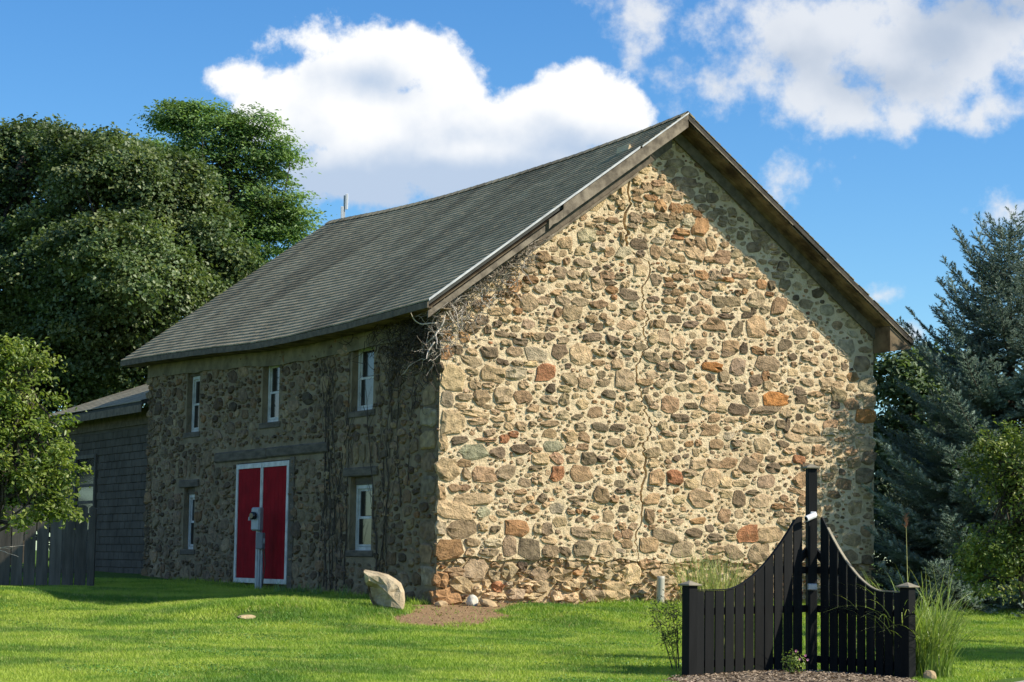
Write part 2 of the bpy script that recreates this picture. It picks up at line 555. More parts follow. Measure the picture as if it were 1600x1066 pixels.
# ------------------------------------------------------------------ terrain
BC = np.array([-1.3263, 39.0, 0.0])             # near corner of the barn
AZ = 0.51006
GD = np.array([math.cos(AZ), math.sin(AZ)])     # along the gable
SD = np.array([-math.sin(AZ), math.cos(AZ)])    # along the long side wall
BW, BL, OV = 10.19, 15.9, 0.57


def to_local(X, Y):
    dx, dy = X - BC[0], Y - BC[1]
    return dx * GD[0] + dy * GD[1], dx * SD[0] + dy * SD[1]


def to_world(x, y):
    return BC[0] + x * GD[0] + y * SD[0], BC[1] + x * GD[1] + y * SD[1]


def hz(X, Y):
    X = np.asarray(X, float); Y = np.asarray(Y, float)
    e = Y - 0.35 * np.clip(X + 1.3, 0, 12)
    z = np.interp(e, [-50, 12, 22, 24.5, 30, 35, 37.2, 39, 46, 54, 80, 140, 700], [-1.2, -0.66, -0.50, -0.465, -0.40, -0.29, -0.17, 0.0, 0.12, 0.35, 0.6, 1.0, 2.0])
    g = lambda cx, cy, sx, sy, a: a * np.exp(-((X - cx) / sx) ** 2 - ((Y - cy) / sy) ** 2)
    z = z + g(-3.9, 37.0, 1.7, 1.5, 0.24) + g(-7.2, 39.4, 1.5, 2.0, -0.17) + g(-9.8, 40.5, 1.5, 2.5, 0.08) + g(2.2, 38.6, 2.2, 1.3, 0.06)
    z = z + 0.02 * np.sin(X * 0.9 + 1.0) * np.sin(Y * 0.7) + 0.012 * np.sin(X * 2.1 + Y * 1.3)
    return z


def dirt_mask(X, Y):
    """where bare earth shows by the corner of the barn (soft edge: 1 bare .. 0 grass)"""
    lx, ly = to_local(X, Y)
    wob = 0.25 * np.sin(X * 2.3 + 0.4) + 0.18 * np.sin(Y * 3.1 + X)
    a = np.sqrt(((X + 1.05 - 0.12 * np.sin(Y * 1.7)) / 0.98) ** 2 + ((Y - 37.1) / (2.35 + wob)) ** 2) + 0.16 * np.sin(X * 5.1 + Y * 0.8) * np.sin(Y * 2.2 + 1)
    d = np.clip((1.12 - a) / 0.5, 0, 1)
    wd = (0.95 + 0.25 * np.sin(lx * 3)) * np.clip(1.2 - lx / 3.9, 0, 1) + 0.10
    s = np.clip((wd + ly) / 0.35, 0, 1) * ((lx > -0.6) & (lx < 4.4) & (ly < 0.05))
    return np.maximum(d, s)


def bed_mask(X, Y):
    wob = 0.12 * np.sin(X * 3.1) + 0.07 * np.sin(X * 7.7 + 1)
    return (X > 1.75 + 0.12 * np.sin(Y * 5)) & (X < 4.62) & (Y > 20) & (Y < 24.62 + wob * 0.5 - 0.35 * np.clip(2.2 - X, 0, 1)) | ((X > 2.0) & (X < 4.6) & (Y > 24) & (Y < 25.9) & (np.abs(X - 3.45) < (25.95 - Y) * 0.85 + 0.05))


PAVE = [(4.98, 23.8), (6.2, 25.6)]            # upper edge of the concrete strip


def pave_y(X):
    return PAVE[0][1] + (X - PAVE[0][0]) * (PAVE[1][1] - PAVE[0][1]) / (PAVE[1][0] - PAVE[0][0])


def ground_material():
    m, nt, b = pmat('lawn_ground', 0.95, 0.1)
    v = coord(nt, (1, 1, 1), True)
    a = N(nt, 'ShaderNodeAttribute', attribute_name='rnd')
    g = mixc(nt, nz(nt, v, 0.8, 6, 0.6), (0.075, 0.150, 0.020), (0.12, 0.20, 0.032))
    g = mixc(nt, mth(nt, 'MULTIPLY', nz(nt, v, 40, 3, 0.7), 0.6), g, (0.04, 0.06, 0.012))
    d = mixc(nt, nz(nt, v, 6, 6, 0.7), (0.36, 0.235, 0.125), (0.17, 0.105, 0.055))
    d = mixc(nt, maprange(nt, nz(nt, v, 35, 3, 0.7), 0.55, 0.68), d, (0.46, 0.34, 0.20))
    c = mixc(nt, maprange(nt, mth(nt, 'ADD', a.outputs['Fac'], mth(nt, 'MULTIPLY', mth(nt, 'SUBTRACT', nz(nt, v, 5, 4, 0.6), 0.5), 0.8)), 0.35, 0.6), g, d)
    L(nt, c, b.inputs['Base Color'])
    bump(nt, b, nz(nt, v, 22, 5, 0.7), 0.8, 0.03)
    return m


def grid_sheet(name, xs, ys, mat, kind, dz=0.0, attrf=None):
    X, Y = np.meshgrid(xs, ys)
    Z = hz(X, Y) + dz
    V = np.stack([X, Y, Z], -1).reshape(-1, 3)
    nx, ny = len(xs), len(ys)
    i = np.arange(nx - 1)[None, :] + nx * np.arange(ny - 1)[:, None]
    F = np.stack([i, i + 1, i + nx + 1, i + nx], -1).reshape(-1, 4)
    o = mk(name, V, F, mat, smooth=True, attr=None if attrf is None else attrf(X, Y).astype(float).ravel())
    o['kind'] = kind
    return o


xs = np.concatenate([[-700, -400, -220, -120, -70, -45, -32, -25], np.arange(-20, -13, 0.8), np.arange(-13, 14, 0.22), np.arange(14, 22, 0.8), [25, 32, 45, 70, 120, 220, 400, 700]])
ys = np.concatenate([[-200, -100, -50, -20, -8, 0, 6, 10, 14], np.arange(16, 48, 0.22), np.arange(48, 66, 0.8), [70, 80, 95, 120, 160, 230, 340, 520, 800]])
lawn = grid_sheet('lawn', xs, ys, ground_material(), 'structure', 0, dirt_mask)
lawn['label'] = 'mown green lawn sloping up to the barn with a bare earth patch'


def grass_material():
    m, nt, b = pmat('grass_blades', 0.55, 0.3)
    a = N(nt, 'ShaderNodeAttribute', attribute_name='rnd')
    v = coord(nt, (1, 1, 1), True)
    big = nz(nt, coord(nt, (0.55, 0.7, 1), True), 1.1, 5, 0.65)
    c = mixc(nt, maprange(nt, a.outputs['Fac'], 0, 1, 0, 1, False), (0.145, 0.275, 0.026), (0.330, 0.445, 0.064))
    c = mixc(nt, mth(nt, 'MULTIPLY', maprange(nt, big, 0.40, 0.60), 0.75), c, (0.46, 0.53, 0.085))
    dk = nz(nt, v, 0.55, 4, 0.55)
    c = mixc(nt, mth(nt, 'MULTIPLY', maprange(nt, dk, 0.48, 0.62), 0.75), c, (0.085, 0.200, 0.030))
    pale = nz(nt, v, 2.6, 4, 0.65)
    c = mixc(nt, mth(nt, 'MULTIPLY', maprange(nt, pale, 0.55, 0.70), 0.55), c, (0.52, 0.50, 0.19))
    dryf = mth(nt, 'MULTIPLY', maprange(nt, a.outputs['Fac'], 0.90, 0.93), maprange(nt, nz(nt, v, 0.9, 3, 0.6), 0.40, 0.62))
    c = mixc(nt, mth(nt, 'MULTIPLY', dryf, 0.8), c, (0.52, 0.43, 0.17))
    L(nt, c, b.inputs['Base Color'])
    t = N(nt, 'ShaderNodeBsdfTranslucent')
    L(nt, mixc(nt, 1.0, c, (1.1, 1.3, 0.5), 'MULTIPLY'), t.inputs['Color'])
    mx = N(nt, 'ShaderNodeMixShader'); mx.inputs[0].default_value = 0.35
    L(nt, b.outputs[0], mx.inputs[1]); L(nt, t.outputs[0], mx.inputs[2])
    L(nt, mx.outputs[0], nt.nodes['Material Output'].inputs[0])
    return m


def make_grass():
    n = 900000
    Y = 20.5 + (50 - 20.5) * RNG.random(n) ** 1.25
    X = (RNG.random(n) * 2 - 1) * (Y * 0.252 + 0.5)
    lx, ly = to_local(X, Y)
    keep = ~((lx > -0.03) & (lx < BW + 0.05) & (ly > -0.03) & (ly < 26))
    keep &= RNG.random(n) > np.clip(dirt_mask(X, Y) * 1.25, 0, 0.985)
    keep &= ~(bed_mask(X, Y) & (RNG.random(n) > 0.004))
    keep &= ~((X > 4.4) & (Y < pave_y(X) + 0.02))
    keep &= ~(((X + 4.35) / 0.2) ** 2 + ((Y - 35.6) / 0.33) ** 2 < 1)
    X, Y, lx, ly = X[keep], Y[keep], lx[keep], ly[keep]
    n = len(X)
    h = 0.035 + 0.035 * RNG.random(n)
    md = np.exp(-((X + 3.2) / 1.7) ** 2 - ((Y - 37.3) / 1.5) ** 2)
    h *= 1 + 1.3 * md * RNG.random(n)
    near = np.maximum(-lx, -ly)
    near = np.where((lx > -3) & (ly > -3) & (ly < 17), np.maximum(-lx, -ly), 9)
    h *= 1 + 1.8 * (near < 0.45) * RNG.random(n) ** 2
    w = 0.005 + 0.004 * RNG.random(n) + 0.0001 * (Y - 20)
    a = RNG.random(n) * 2 * np.pi
    la = RNG.random(n) * 2 * np.pi
    ln = h * (0.25 + 0.7 * RNG.random(n))
    Z = hz(X, Y) - 0.004
    V = np.empty((n, 3, 3))
    V[:, 0] = np.stack([X - np.cos(a) * w, Y - np.sin(a) * w, Z], -1)
    V[:, 1] = np.stack([X + np.cos(a) * w, Y + np.sin(a) * w, Z], -1)
    V[:, 2] = np.stack([X + np.cos(la) * ln, Y + np.sin(la) * ln, Z + h], -1)
    F = np.arange(n * 3).reshape(n, 3)
    o = mk('grass', V.reshape(-1, 3), F, grass_material(), attr=np.repeat(RNG.random(n), 3))
    tag(o, 'short green grass blades of the mown lawn', 'grass', kind='stuff')


make_grass()

# pavement strip and planting bed
n = 40
pv = []; pf = []
for i in range(n + 1):
    x = 4.3 + (9.0 - 4.3) * i / n
    for j in range(7):
        y = pave_y(x) - j * 0.7
        pv.append((x, y, float(hz(x, y)) + 0.035 - (0.09 if j == 0 else 0)))
        if j == 0:
            pv[-1] = (x, y + 0.004, float(hz(x, y)) - 0.05)
for i in range(n):
    for j in range(6):
        a = i * 7 + j
        pf.append((a, a + 1, a + 8, a + 7))
pavement = mk('pavement', pv, pf, M['concrete'])
tag(pavement, 'pale concrete path at the edge of the lawn', kind='structure')

mulch_m = simple('bark_mulch', (0.30, 0.235, 0.165), (0.155, 0.115, 0.08), (1, 1, 1), 14, 0.95, 0.1, 0.9, 0.03)
bx = np.arange(1.6, 4.75, 0.07); by = np.arange(20.0, 26.0, 0.07)
BX, BY = np.meshgrid(bx, by)
inb = bed_mask(BX, BY)
bz = hz(BX, BY) + np.where(inb, 0.012 + 0.05 * np.exp(-((BX - 3.1) / 1.1) ** 2 - ((BY - 24.1) / 0.7) ** 2), -0.02) + 0.008 * np.sin(BX * 23) * np.sin(BY * 19)
ii = np.arange(len(bx) - 1)[None, :] + len(bx) * np.arange(len(by) - 1)[:, None]
bf = np.stack([ii, ii + 1, ii + len(bx) + 1, ii + len(bx)], -1)
sel = inb[:-1, :-1] | inb[1:, 1:] | inb[1:, :-1] | inb[:-1, 1:]
bed = mk('mulch_bed', np.stack([BX, BY, bz], -1).reshape(-1, 3), bf[sel], mulch_m, smooth=True)
tag(bed, 'planting bed of pale bark mulch in front of the black fence', kind='structure')
# chips lying on the bed
nc = 5000
cx = 1.8 + 2.8 * RNG.random(nc); cy = 22.2 + 3.6 * RNG.random(nc)
k = bed_mask(cx, cy); cx, cy = cx[k], cy[k]; nc = len(cx)
cz = hz(cx, cy) + 0.016 + 0.05 * np.exp(-((cx - 3.1) / 1.1) ** 2 - ((cy - 24.1) / 0.7) ** 2) + 0.012 * RNG.random(nc)
a = RNG.random(nc) * 6.28; l = 0.012 + 0.022 * RNG.random(nc); w = 0.006 + 0.006 * RNG.random(nc); t = (RNG.random(nc) - 0.3) * 0.02
dx, dy = np.cos(a), np.sin(a)
V = np.stack([np.stack([cx - dx * l - dy * w, cy - dy * l + dx * w, cz], -1), np.stack([cx - dx * l + dy * w, cy - dy * l - dx * w, cz], -1),
              np.stack([cx + dx * l + dy * w, cy + dy * l - dx * w, cz + t], -1), np.stack([cx + dx * l - dy * w, cy + dy * l + dx * w, cz + t + 0.006], -1)], 1)
chips = mk('mulch_chips', V.reshape(-1, 3), np.arange(nc * 4).reshape(nc, 4), simple('mulch_chip', (0.42, 0.33, 0.23), (0.17, 0.12, 0.08), (1, 1, 1), 30, 0.9, 0.1, 0, use_rnd=0.4), attr=np.repeat(RNG.random(nc), 4))
tag(chips, 'loose bark chips lying on the planting bed', 'mulch', kind='stuff')

# ------------------------------------------------------------------ barn
barn = empty('stone_barn', tuple(BC), AZ)
tag(barn, 'old fieldstone barn with a sagging shingle roof and red double doors', 'barn')
RIDX = BW / 2


def ridge_z(y):
    return np.interp(y, [-0.6, 1.2, 3.7, 6.5, 9.6, 11.3, 13.1, 15, 17], [9.67, 9.575, 9.51, 9.49, 9.50, 9.535, 9.60, 9.70, 9.80])


def eave_z(y):
    return np.interp(y, [-0.6, 1.25, 3.0, 6.0, 8.0, 10.2, 13.1, 15, 17], [5.535, 5.485, 5.445, 5.42, 5.45, 5.54, 5.63, 5.68, 5.71])


HALF = RIDX + OV


def roofp(k, y, side=-1, off=0.0):
    """point on the roof: k 0 ridge .. 1 eave, off metres below the top surface"""
    z = ridge_z(y) * (1 - k) + eave_z(y) * k
    return (RIDX + side * k * HALF, y, float(z) - off)


ROOFY0, ROOFY1 = -OV, BL + OV
# roof deck, both slopes
V = []; F = []
ysr = np.linspace(ROOFY0 + 0.02, ROOFY1, 26)
ks = (0.0, 0.33, 0.66, 0.995)
for off in (0.015, 0.11):
    for y in ysr:
        for side in (-1, 1):
            for k_ in ks:
                V.append(roofp(k_, y, side, off))
nr = len(ysr)
def vid(o_, i, s_, k_): return ((o_ * nr + i) * 2 + s_) * 4 + k_
for i in range(nr - 1):
    for s_ in (0, 1):
        for k_ in range(3):
            F.append((vid(0, i, s_, k_), vid(0, i + 1, s_, k_), vid(0, i + 1, s_, k_ + 1), vid(0, i, s_, k_ + 1)))
            F.append((vid(1, i, s_, k_), vid(1, i, s_, k_ + 1), vid(1, i + 1, s_, k_ + 1), vid(1, i + 1, s_, k_)))
        F.append((vid(0, i, s_, 3), vid(0, i + 1, s_, 3), vid(1, i + 1, s_, 3), vid(1, i, s_, 3)))
for i in (0, nr - 1):
    for s_ in (0, 1):
        for k_ in range(3):
            F.append((vid(0, i, s_, k_), vid(0, i, s_, k_ + 1), vid(1, i, s_, k_ + 1), vid(1, i, s_, k_)))
roof = mk('roof', V, F, M['roofing'], barn)

# shingle courses: each a lapped row of tabs
NC = 44
for side in (-1, 1):
    for c in range(NC if side < 0 else NC):
        k0 = c / NC; k1 = (c + 1) / NC + 0.0012
        V = []; F = []; R = []
        y = ROOFY0 - 0.025 - random.random() * 0.3
        first = True
        while y < ROOFY1 + 0.02:
            y1 = y + 0.33
            ya = max(y, ROOFY0 - 0.025); yb = min(y1 - 0.006, ROOFY1 + 0.02)
            y = y1
            if yb - ya < 0.03:
                continue
            dk = random.uniform(-0.0012, 0.0012)
            lift = random.uniform(0.0, 0.005)
            n0 = len(V)
            V += [roofp(k0, ya, side, 0.008), roofp(k0, yb, side, 0.008), roofp(k1 + dk, yb, side, -0.013 - lift), roofp(k1 + dk, ya, side, -0.013 - lift),
                  roofp(k1 + dk, yb, side, 0.012), roofp(k1 + dk, ya, side, 0.012)]
            F += [(n0, n0 + 1, n0 + 2, n0 + 3), (n0 + 3, n0 + 2, n0 + 4, n0 + 5), (n0, n0 + 3, n0 + 5), (n0 + 1, n0 + 4, n0 + 2)]
            R += [random.random()] * 6
        mk('shingle_course', V, F, M['shingle'], roof, attr=R)
# ridge cap
b = MB()
yy = np.linspace(ROOFY0 - 0.02, ROOFY1 + 0.02, 52)
for i in range(51):
    for side in (-1, 1):
        p = [roofp(0.0, yy[i], side, -0.03), roofp(0.0, yy[i + 1] + 0.02, side, -0.022), roofp(0.03, yy[i + 1] + 0.02, side, -0.022), roofp(0.03, yy[i], side, -0.03),
             roofp(0.03, yy[i], side, 0.0)]
        b.add(p, [(0, 1, 2, 3), (3, 4, 0)])
b.build('ridge_cap', M['shingle'], roof)


def rake_piece(name, k0, k1, y0, y1, o0, o1, side, mat, parent, nseg=8, jag=0.0, o1b=None):
    """board following the rake at the gable end, between offsets o0 and o1 below the roof top"""
    V = []; F = []
    for i in range(nseg + 1):
        k = k0 + (k1 - k0) * i / nseg
        lo = o1 if o1b is None else o1 + (o1b - o1) * i / nseg
        j = jag * random.uniform(-1, 1)
        for (y, o) in ((y0, o0), (y1, o0), (y1, lo + j), (y0, lo + j)):
            p = list(roofp(k, -OV, side)); p[1] = y; p[2] -= o
            V.append(p)
    for i in range(nseg):
        a = i * 4
        for q in range(4):
            F.append((a + q, a + (q + 1) % 4, a + 4 + (q + 1) % 4, a + 4 + q))
    F.append((0, 1, 2, 3)); e = nseg * 4; F.append((e + 3, e + 2, e + 1, e))
    r = random.random()
    return mk(name, V, F, mat, parent, attr=[r] * len(V))


# left rake: pale fascia on the upper half, broken and sagging lower down
rake_piece('rake_board', 0.0, 0.50, -OV - 0.035, -OV, 0.045, 0.30, -1, M['wood_rake'], roof, 10, 0.004)
rake_piece('rake_board', 0.49, 0.555, -OV - 0.033, -OV - 0.003, 0.14, 0.30, -1, M['wood_rake'], roof, 4, 0.02)
rake_piece('rake_board', 0.57, 1.0, -OV - 0.028, -OV + 0.01, 0.21, 0.33, -1, M['wood_rake'], roof, 8, 0.008)
rake_piece('drip_edge', 0.20, 1.0, -OV - 0.055, -OV - 0.037, -0.022, 0.025, -1, M['drip'], roof, 8)
rake_piece('drip_edge', 0.0, 0.19, -OV - 0.052, -OV - 0.037, 0.0, 0.035, -1, M['drip'], roof, 4)
# right rake: thin dark edge, narrow pale lip, wide soffit
rake_piece('rake_board', 0.0, 1.0, -OV - 0.035, -OV, 0.05, 0.14, 1, M['wood_black'], roof, 10, 0.003)
rake_piece('rake_lip', 0.0, 0.45, -OV - 0.05, -OV - 0.036, 0.145, 0.168, 1, M['wood_rake'], roof, 6, 0.004)
rake_piece('rake_lip', 0.60, 0.97, -OV - 0.05, -OV - 0.036, 0.148, 0.170, 1, M['wood_rake'], roof, 6, 0.006)
for side in (-1, 1):
    for q in range(3):
        ya = -OV + q * 0.19 + 0.004; yb = ya + 0.183
        rake_piece('soffit_board', 0.0, 0.995, ya, yb, 0.16, 0.185, side, M['soffit'], roof, 8)
    rake_piece('verge_board', 0.005, 0.93, -0.075, -0.03, 0.187, 0.43 if side > 0 else 0.60, side, M['wood_grey'], roof, 8, 0.004)
rake_piece('verge_lip', 0.15, 0.70, -0.12, -0.076, 0.585, 0.64, -1, M['wood_rake'], roof, 8, 0.004)

# eave boards along the long side
def eave_piece(name, x0, x1, o0, o1, mat, y0, y1, side=-1, nseg=20, jag=0.0):
    V = []; F = []
    for i in range(nseg + 1):
        y = y0 + (y1 - y0) * i / nseg
        ez = float(eave_z(y)); j = random.uniform(-jag, jag)
        for x, o in ((x0, o0), (x1, o0), (x1, o1), (x0, o1)):
            V.append((x if side < 0 else BW - x, y, ez - o + (j if o == o1 else 0)))
    for i in range(nseg):
        a = i * 4
        for q in range(4):
            F.append((a + q, a + (q + 1) % 4, a + 4 + (q + 1) % 4, a + 4 + q))
    F.append((0, 1, 2, 3)); e = nseg * 4; F.append((e + 3, e + 2, e + 1, e))
    r = random.random()
    return mk(name, V, F, mat, roof, attr=[r] * len(V))


for side in (-1, 1):
    eave_piece('eave_board', -OV - 0.01, -OV + 0.02, 0.03, 0.15, M['wood_grey'], ROOFY0, ROOFY1, side, 24, 0.006)
    eave_piece('eave_soffit', -OV + 0.022, -0.055, 0.12, 0.145, M['soffit'], ROOFY0 + 0.02, ROOFY1, side)
    eave_piece('eave_frieze', -0.05, -0.004, 0.147, 0.46, M['frieze'], 0.0, BL, side, 24, 0.03)
# boxed return at the right-hand eave
b = MB()
zr = float(eave_z(-OV))
b.hexa([(BW - 0.02, -OV + 0.004, zr - 0.30), (BW + OV - 0.03, -OV + 0.004, zr - 0.20), (BW + OV - 0.03, 0.0, zr - 0.20), (BW - 0.02, 0.0, zr - 0.30),
        (BW - 0.02, -OV + 0.004, zr + 0.23), (BW + OV - 0.03, -OV + 0.004, zr - 0.15), (BW + OV - 0.03, 0.0, zr - 0.15), (BW - 0.02, 0.0, zr + 0.23)])
b.build('eave_return', M['soffit'], roof)

# ---- gable wall: mortar in two halves either side of the long crack
CRACK = [(4.05, 9.2), (4.21, 8.61), (4.08, 8.06), (4.16, 7.84), (4.0, 7.48), (4.1, 7.28), (4.05, 7.11), (4.15, 6.9), (4.35, 6.79), (4.57, 6.73), (4.62, 6.58), (4.53, 6.32), (4.43, 6.16), (4.49, 5.96), (4.43, 5.81), (4.57, 5.67), (4.57, 5.56), (4.46, 5.41), (4.5, 5.24), (4.57, 5.12), (4.6, 5.02), (4.45, 4.89), (4.41, 4.8), (4.31, 4.54), (4.36, 4.27), (4.43, 4.11), (4.45, 3.89), (4.52, 3.86), (4.54, 3.74), (4.63, 3.65), (4.68, 3.49), (4.66, 3.37), (4.59, 3.24), (4.47, 3.08), (4.55, 2.86), (4.55, 2.61), (4.49, 2.36), (4.44, 2.17), (4.48, 1.92), (4.46, 1.61), (4.33, 1.36), (4.33, 1.18), (4.4, 0.98), (4.38, 0.84)]
_ck = []
for (xa, za), (xb, zb) in zip(CRACK[:-1], CRACK[1:]):
    _ck += [(xa, za)] + [(xa + (xb - xa) * t_ + random.uniform(-0.04, 0.04), za + (zb - za) * t_) for t_ in (0.3, 0.55, 0.8)]
_n0 = len(CRACK)
CRACK = _ck + [CRACK[-1]]
CRW = 1.15 * np.interp(np.linspace(0, _n0 - 1, len(CRACK)), [0, 2, 5, 9, 14, 20, 27, 33, 36, 40, 43], [0.012, 0.03, 0.05, 0.022, 0.024, 0.026, 0.024, 0.03, 0.035, 0.022, 0.012])


def ztop(x):
    return 9.50 - 0.723 * abs(x - RIDX)


FZ = 0.86                                       # top of the foundation
gw = empty('gable_wall'); gw.parent = barn
cl = [(x - w * random.uniform(0.5, 0.9), z) for (x, z), w in zip(CRACK, CRW)]
cr_ = [(x + w * random.uniform(0.5, 0.9), z) for (x, z), w in zip(CRACK, CRW)]
cl[0] = (cl[0][0], ztop(cl[0][0])); cr_[0] = (cr_[0][0], ztop(cr_[0][0]))
wob = lambda x: FZ + 0.035 * math.sin(x * 3.3) + 0.025 * math.sin(x * 8.1 + 1)
botL = [(x, wob(x)) for x in np.arange(0.2, 4.2, 0.2)]
botR = [(x, wob(x)) for x in np.arange(4.6, 10.15, 0.2)]
left_poly = [(0, FZ)] + botL + cl[::-1] + [(0, ztop(0))]
edge = [(BW + 0.02 * math.sin(z * 5) + 0.015 * math.sin(z * 13), z) for z in np.arange(FZ + 0.1, ztop(BW) - 0.1, 0.3)]
right_poly = cr_[::1] and ([cr_[-1]] + botR + [(BW, FZ)] + edge + [(BW, ztop(BW)), (RIDX, ztop(RIDX))] + cr_[:-1])


def prism(poly, y0, y1, mat, name, parent, attr=0.5):
    n = len(poly)
    V = [(x, y0, z) for x, z in poly] + [(x, y1, z) for x, z in poly]
    F = [tuple(range(n)), tuple(range(2 * n - 1, n - 1, -1))] + [(i, i + n, (i + 1) % n + n, (i + 1) % n) for i in range(n)]
    return mk(name, V, F, mat, parent)


prism(left_poly, 0.0, 0.45, M['mortar'], 'mortar_face', gw)
prism(right_poly, 0.0, 0.45, M['mortar'], 'mortar_face', gw)
b = MB(); b.box((0.02, 0.07, -0.6), (BW - 0.02, 0.5, FZ + 0.03)); b.build('foundation', M['mortar_base'], gw)
b = MB(); b.box((3.3, 0.3, FZ), (5.2, 0.5, 8.0)); b.build('wall_core', M['mortar_base'], gw)

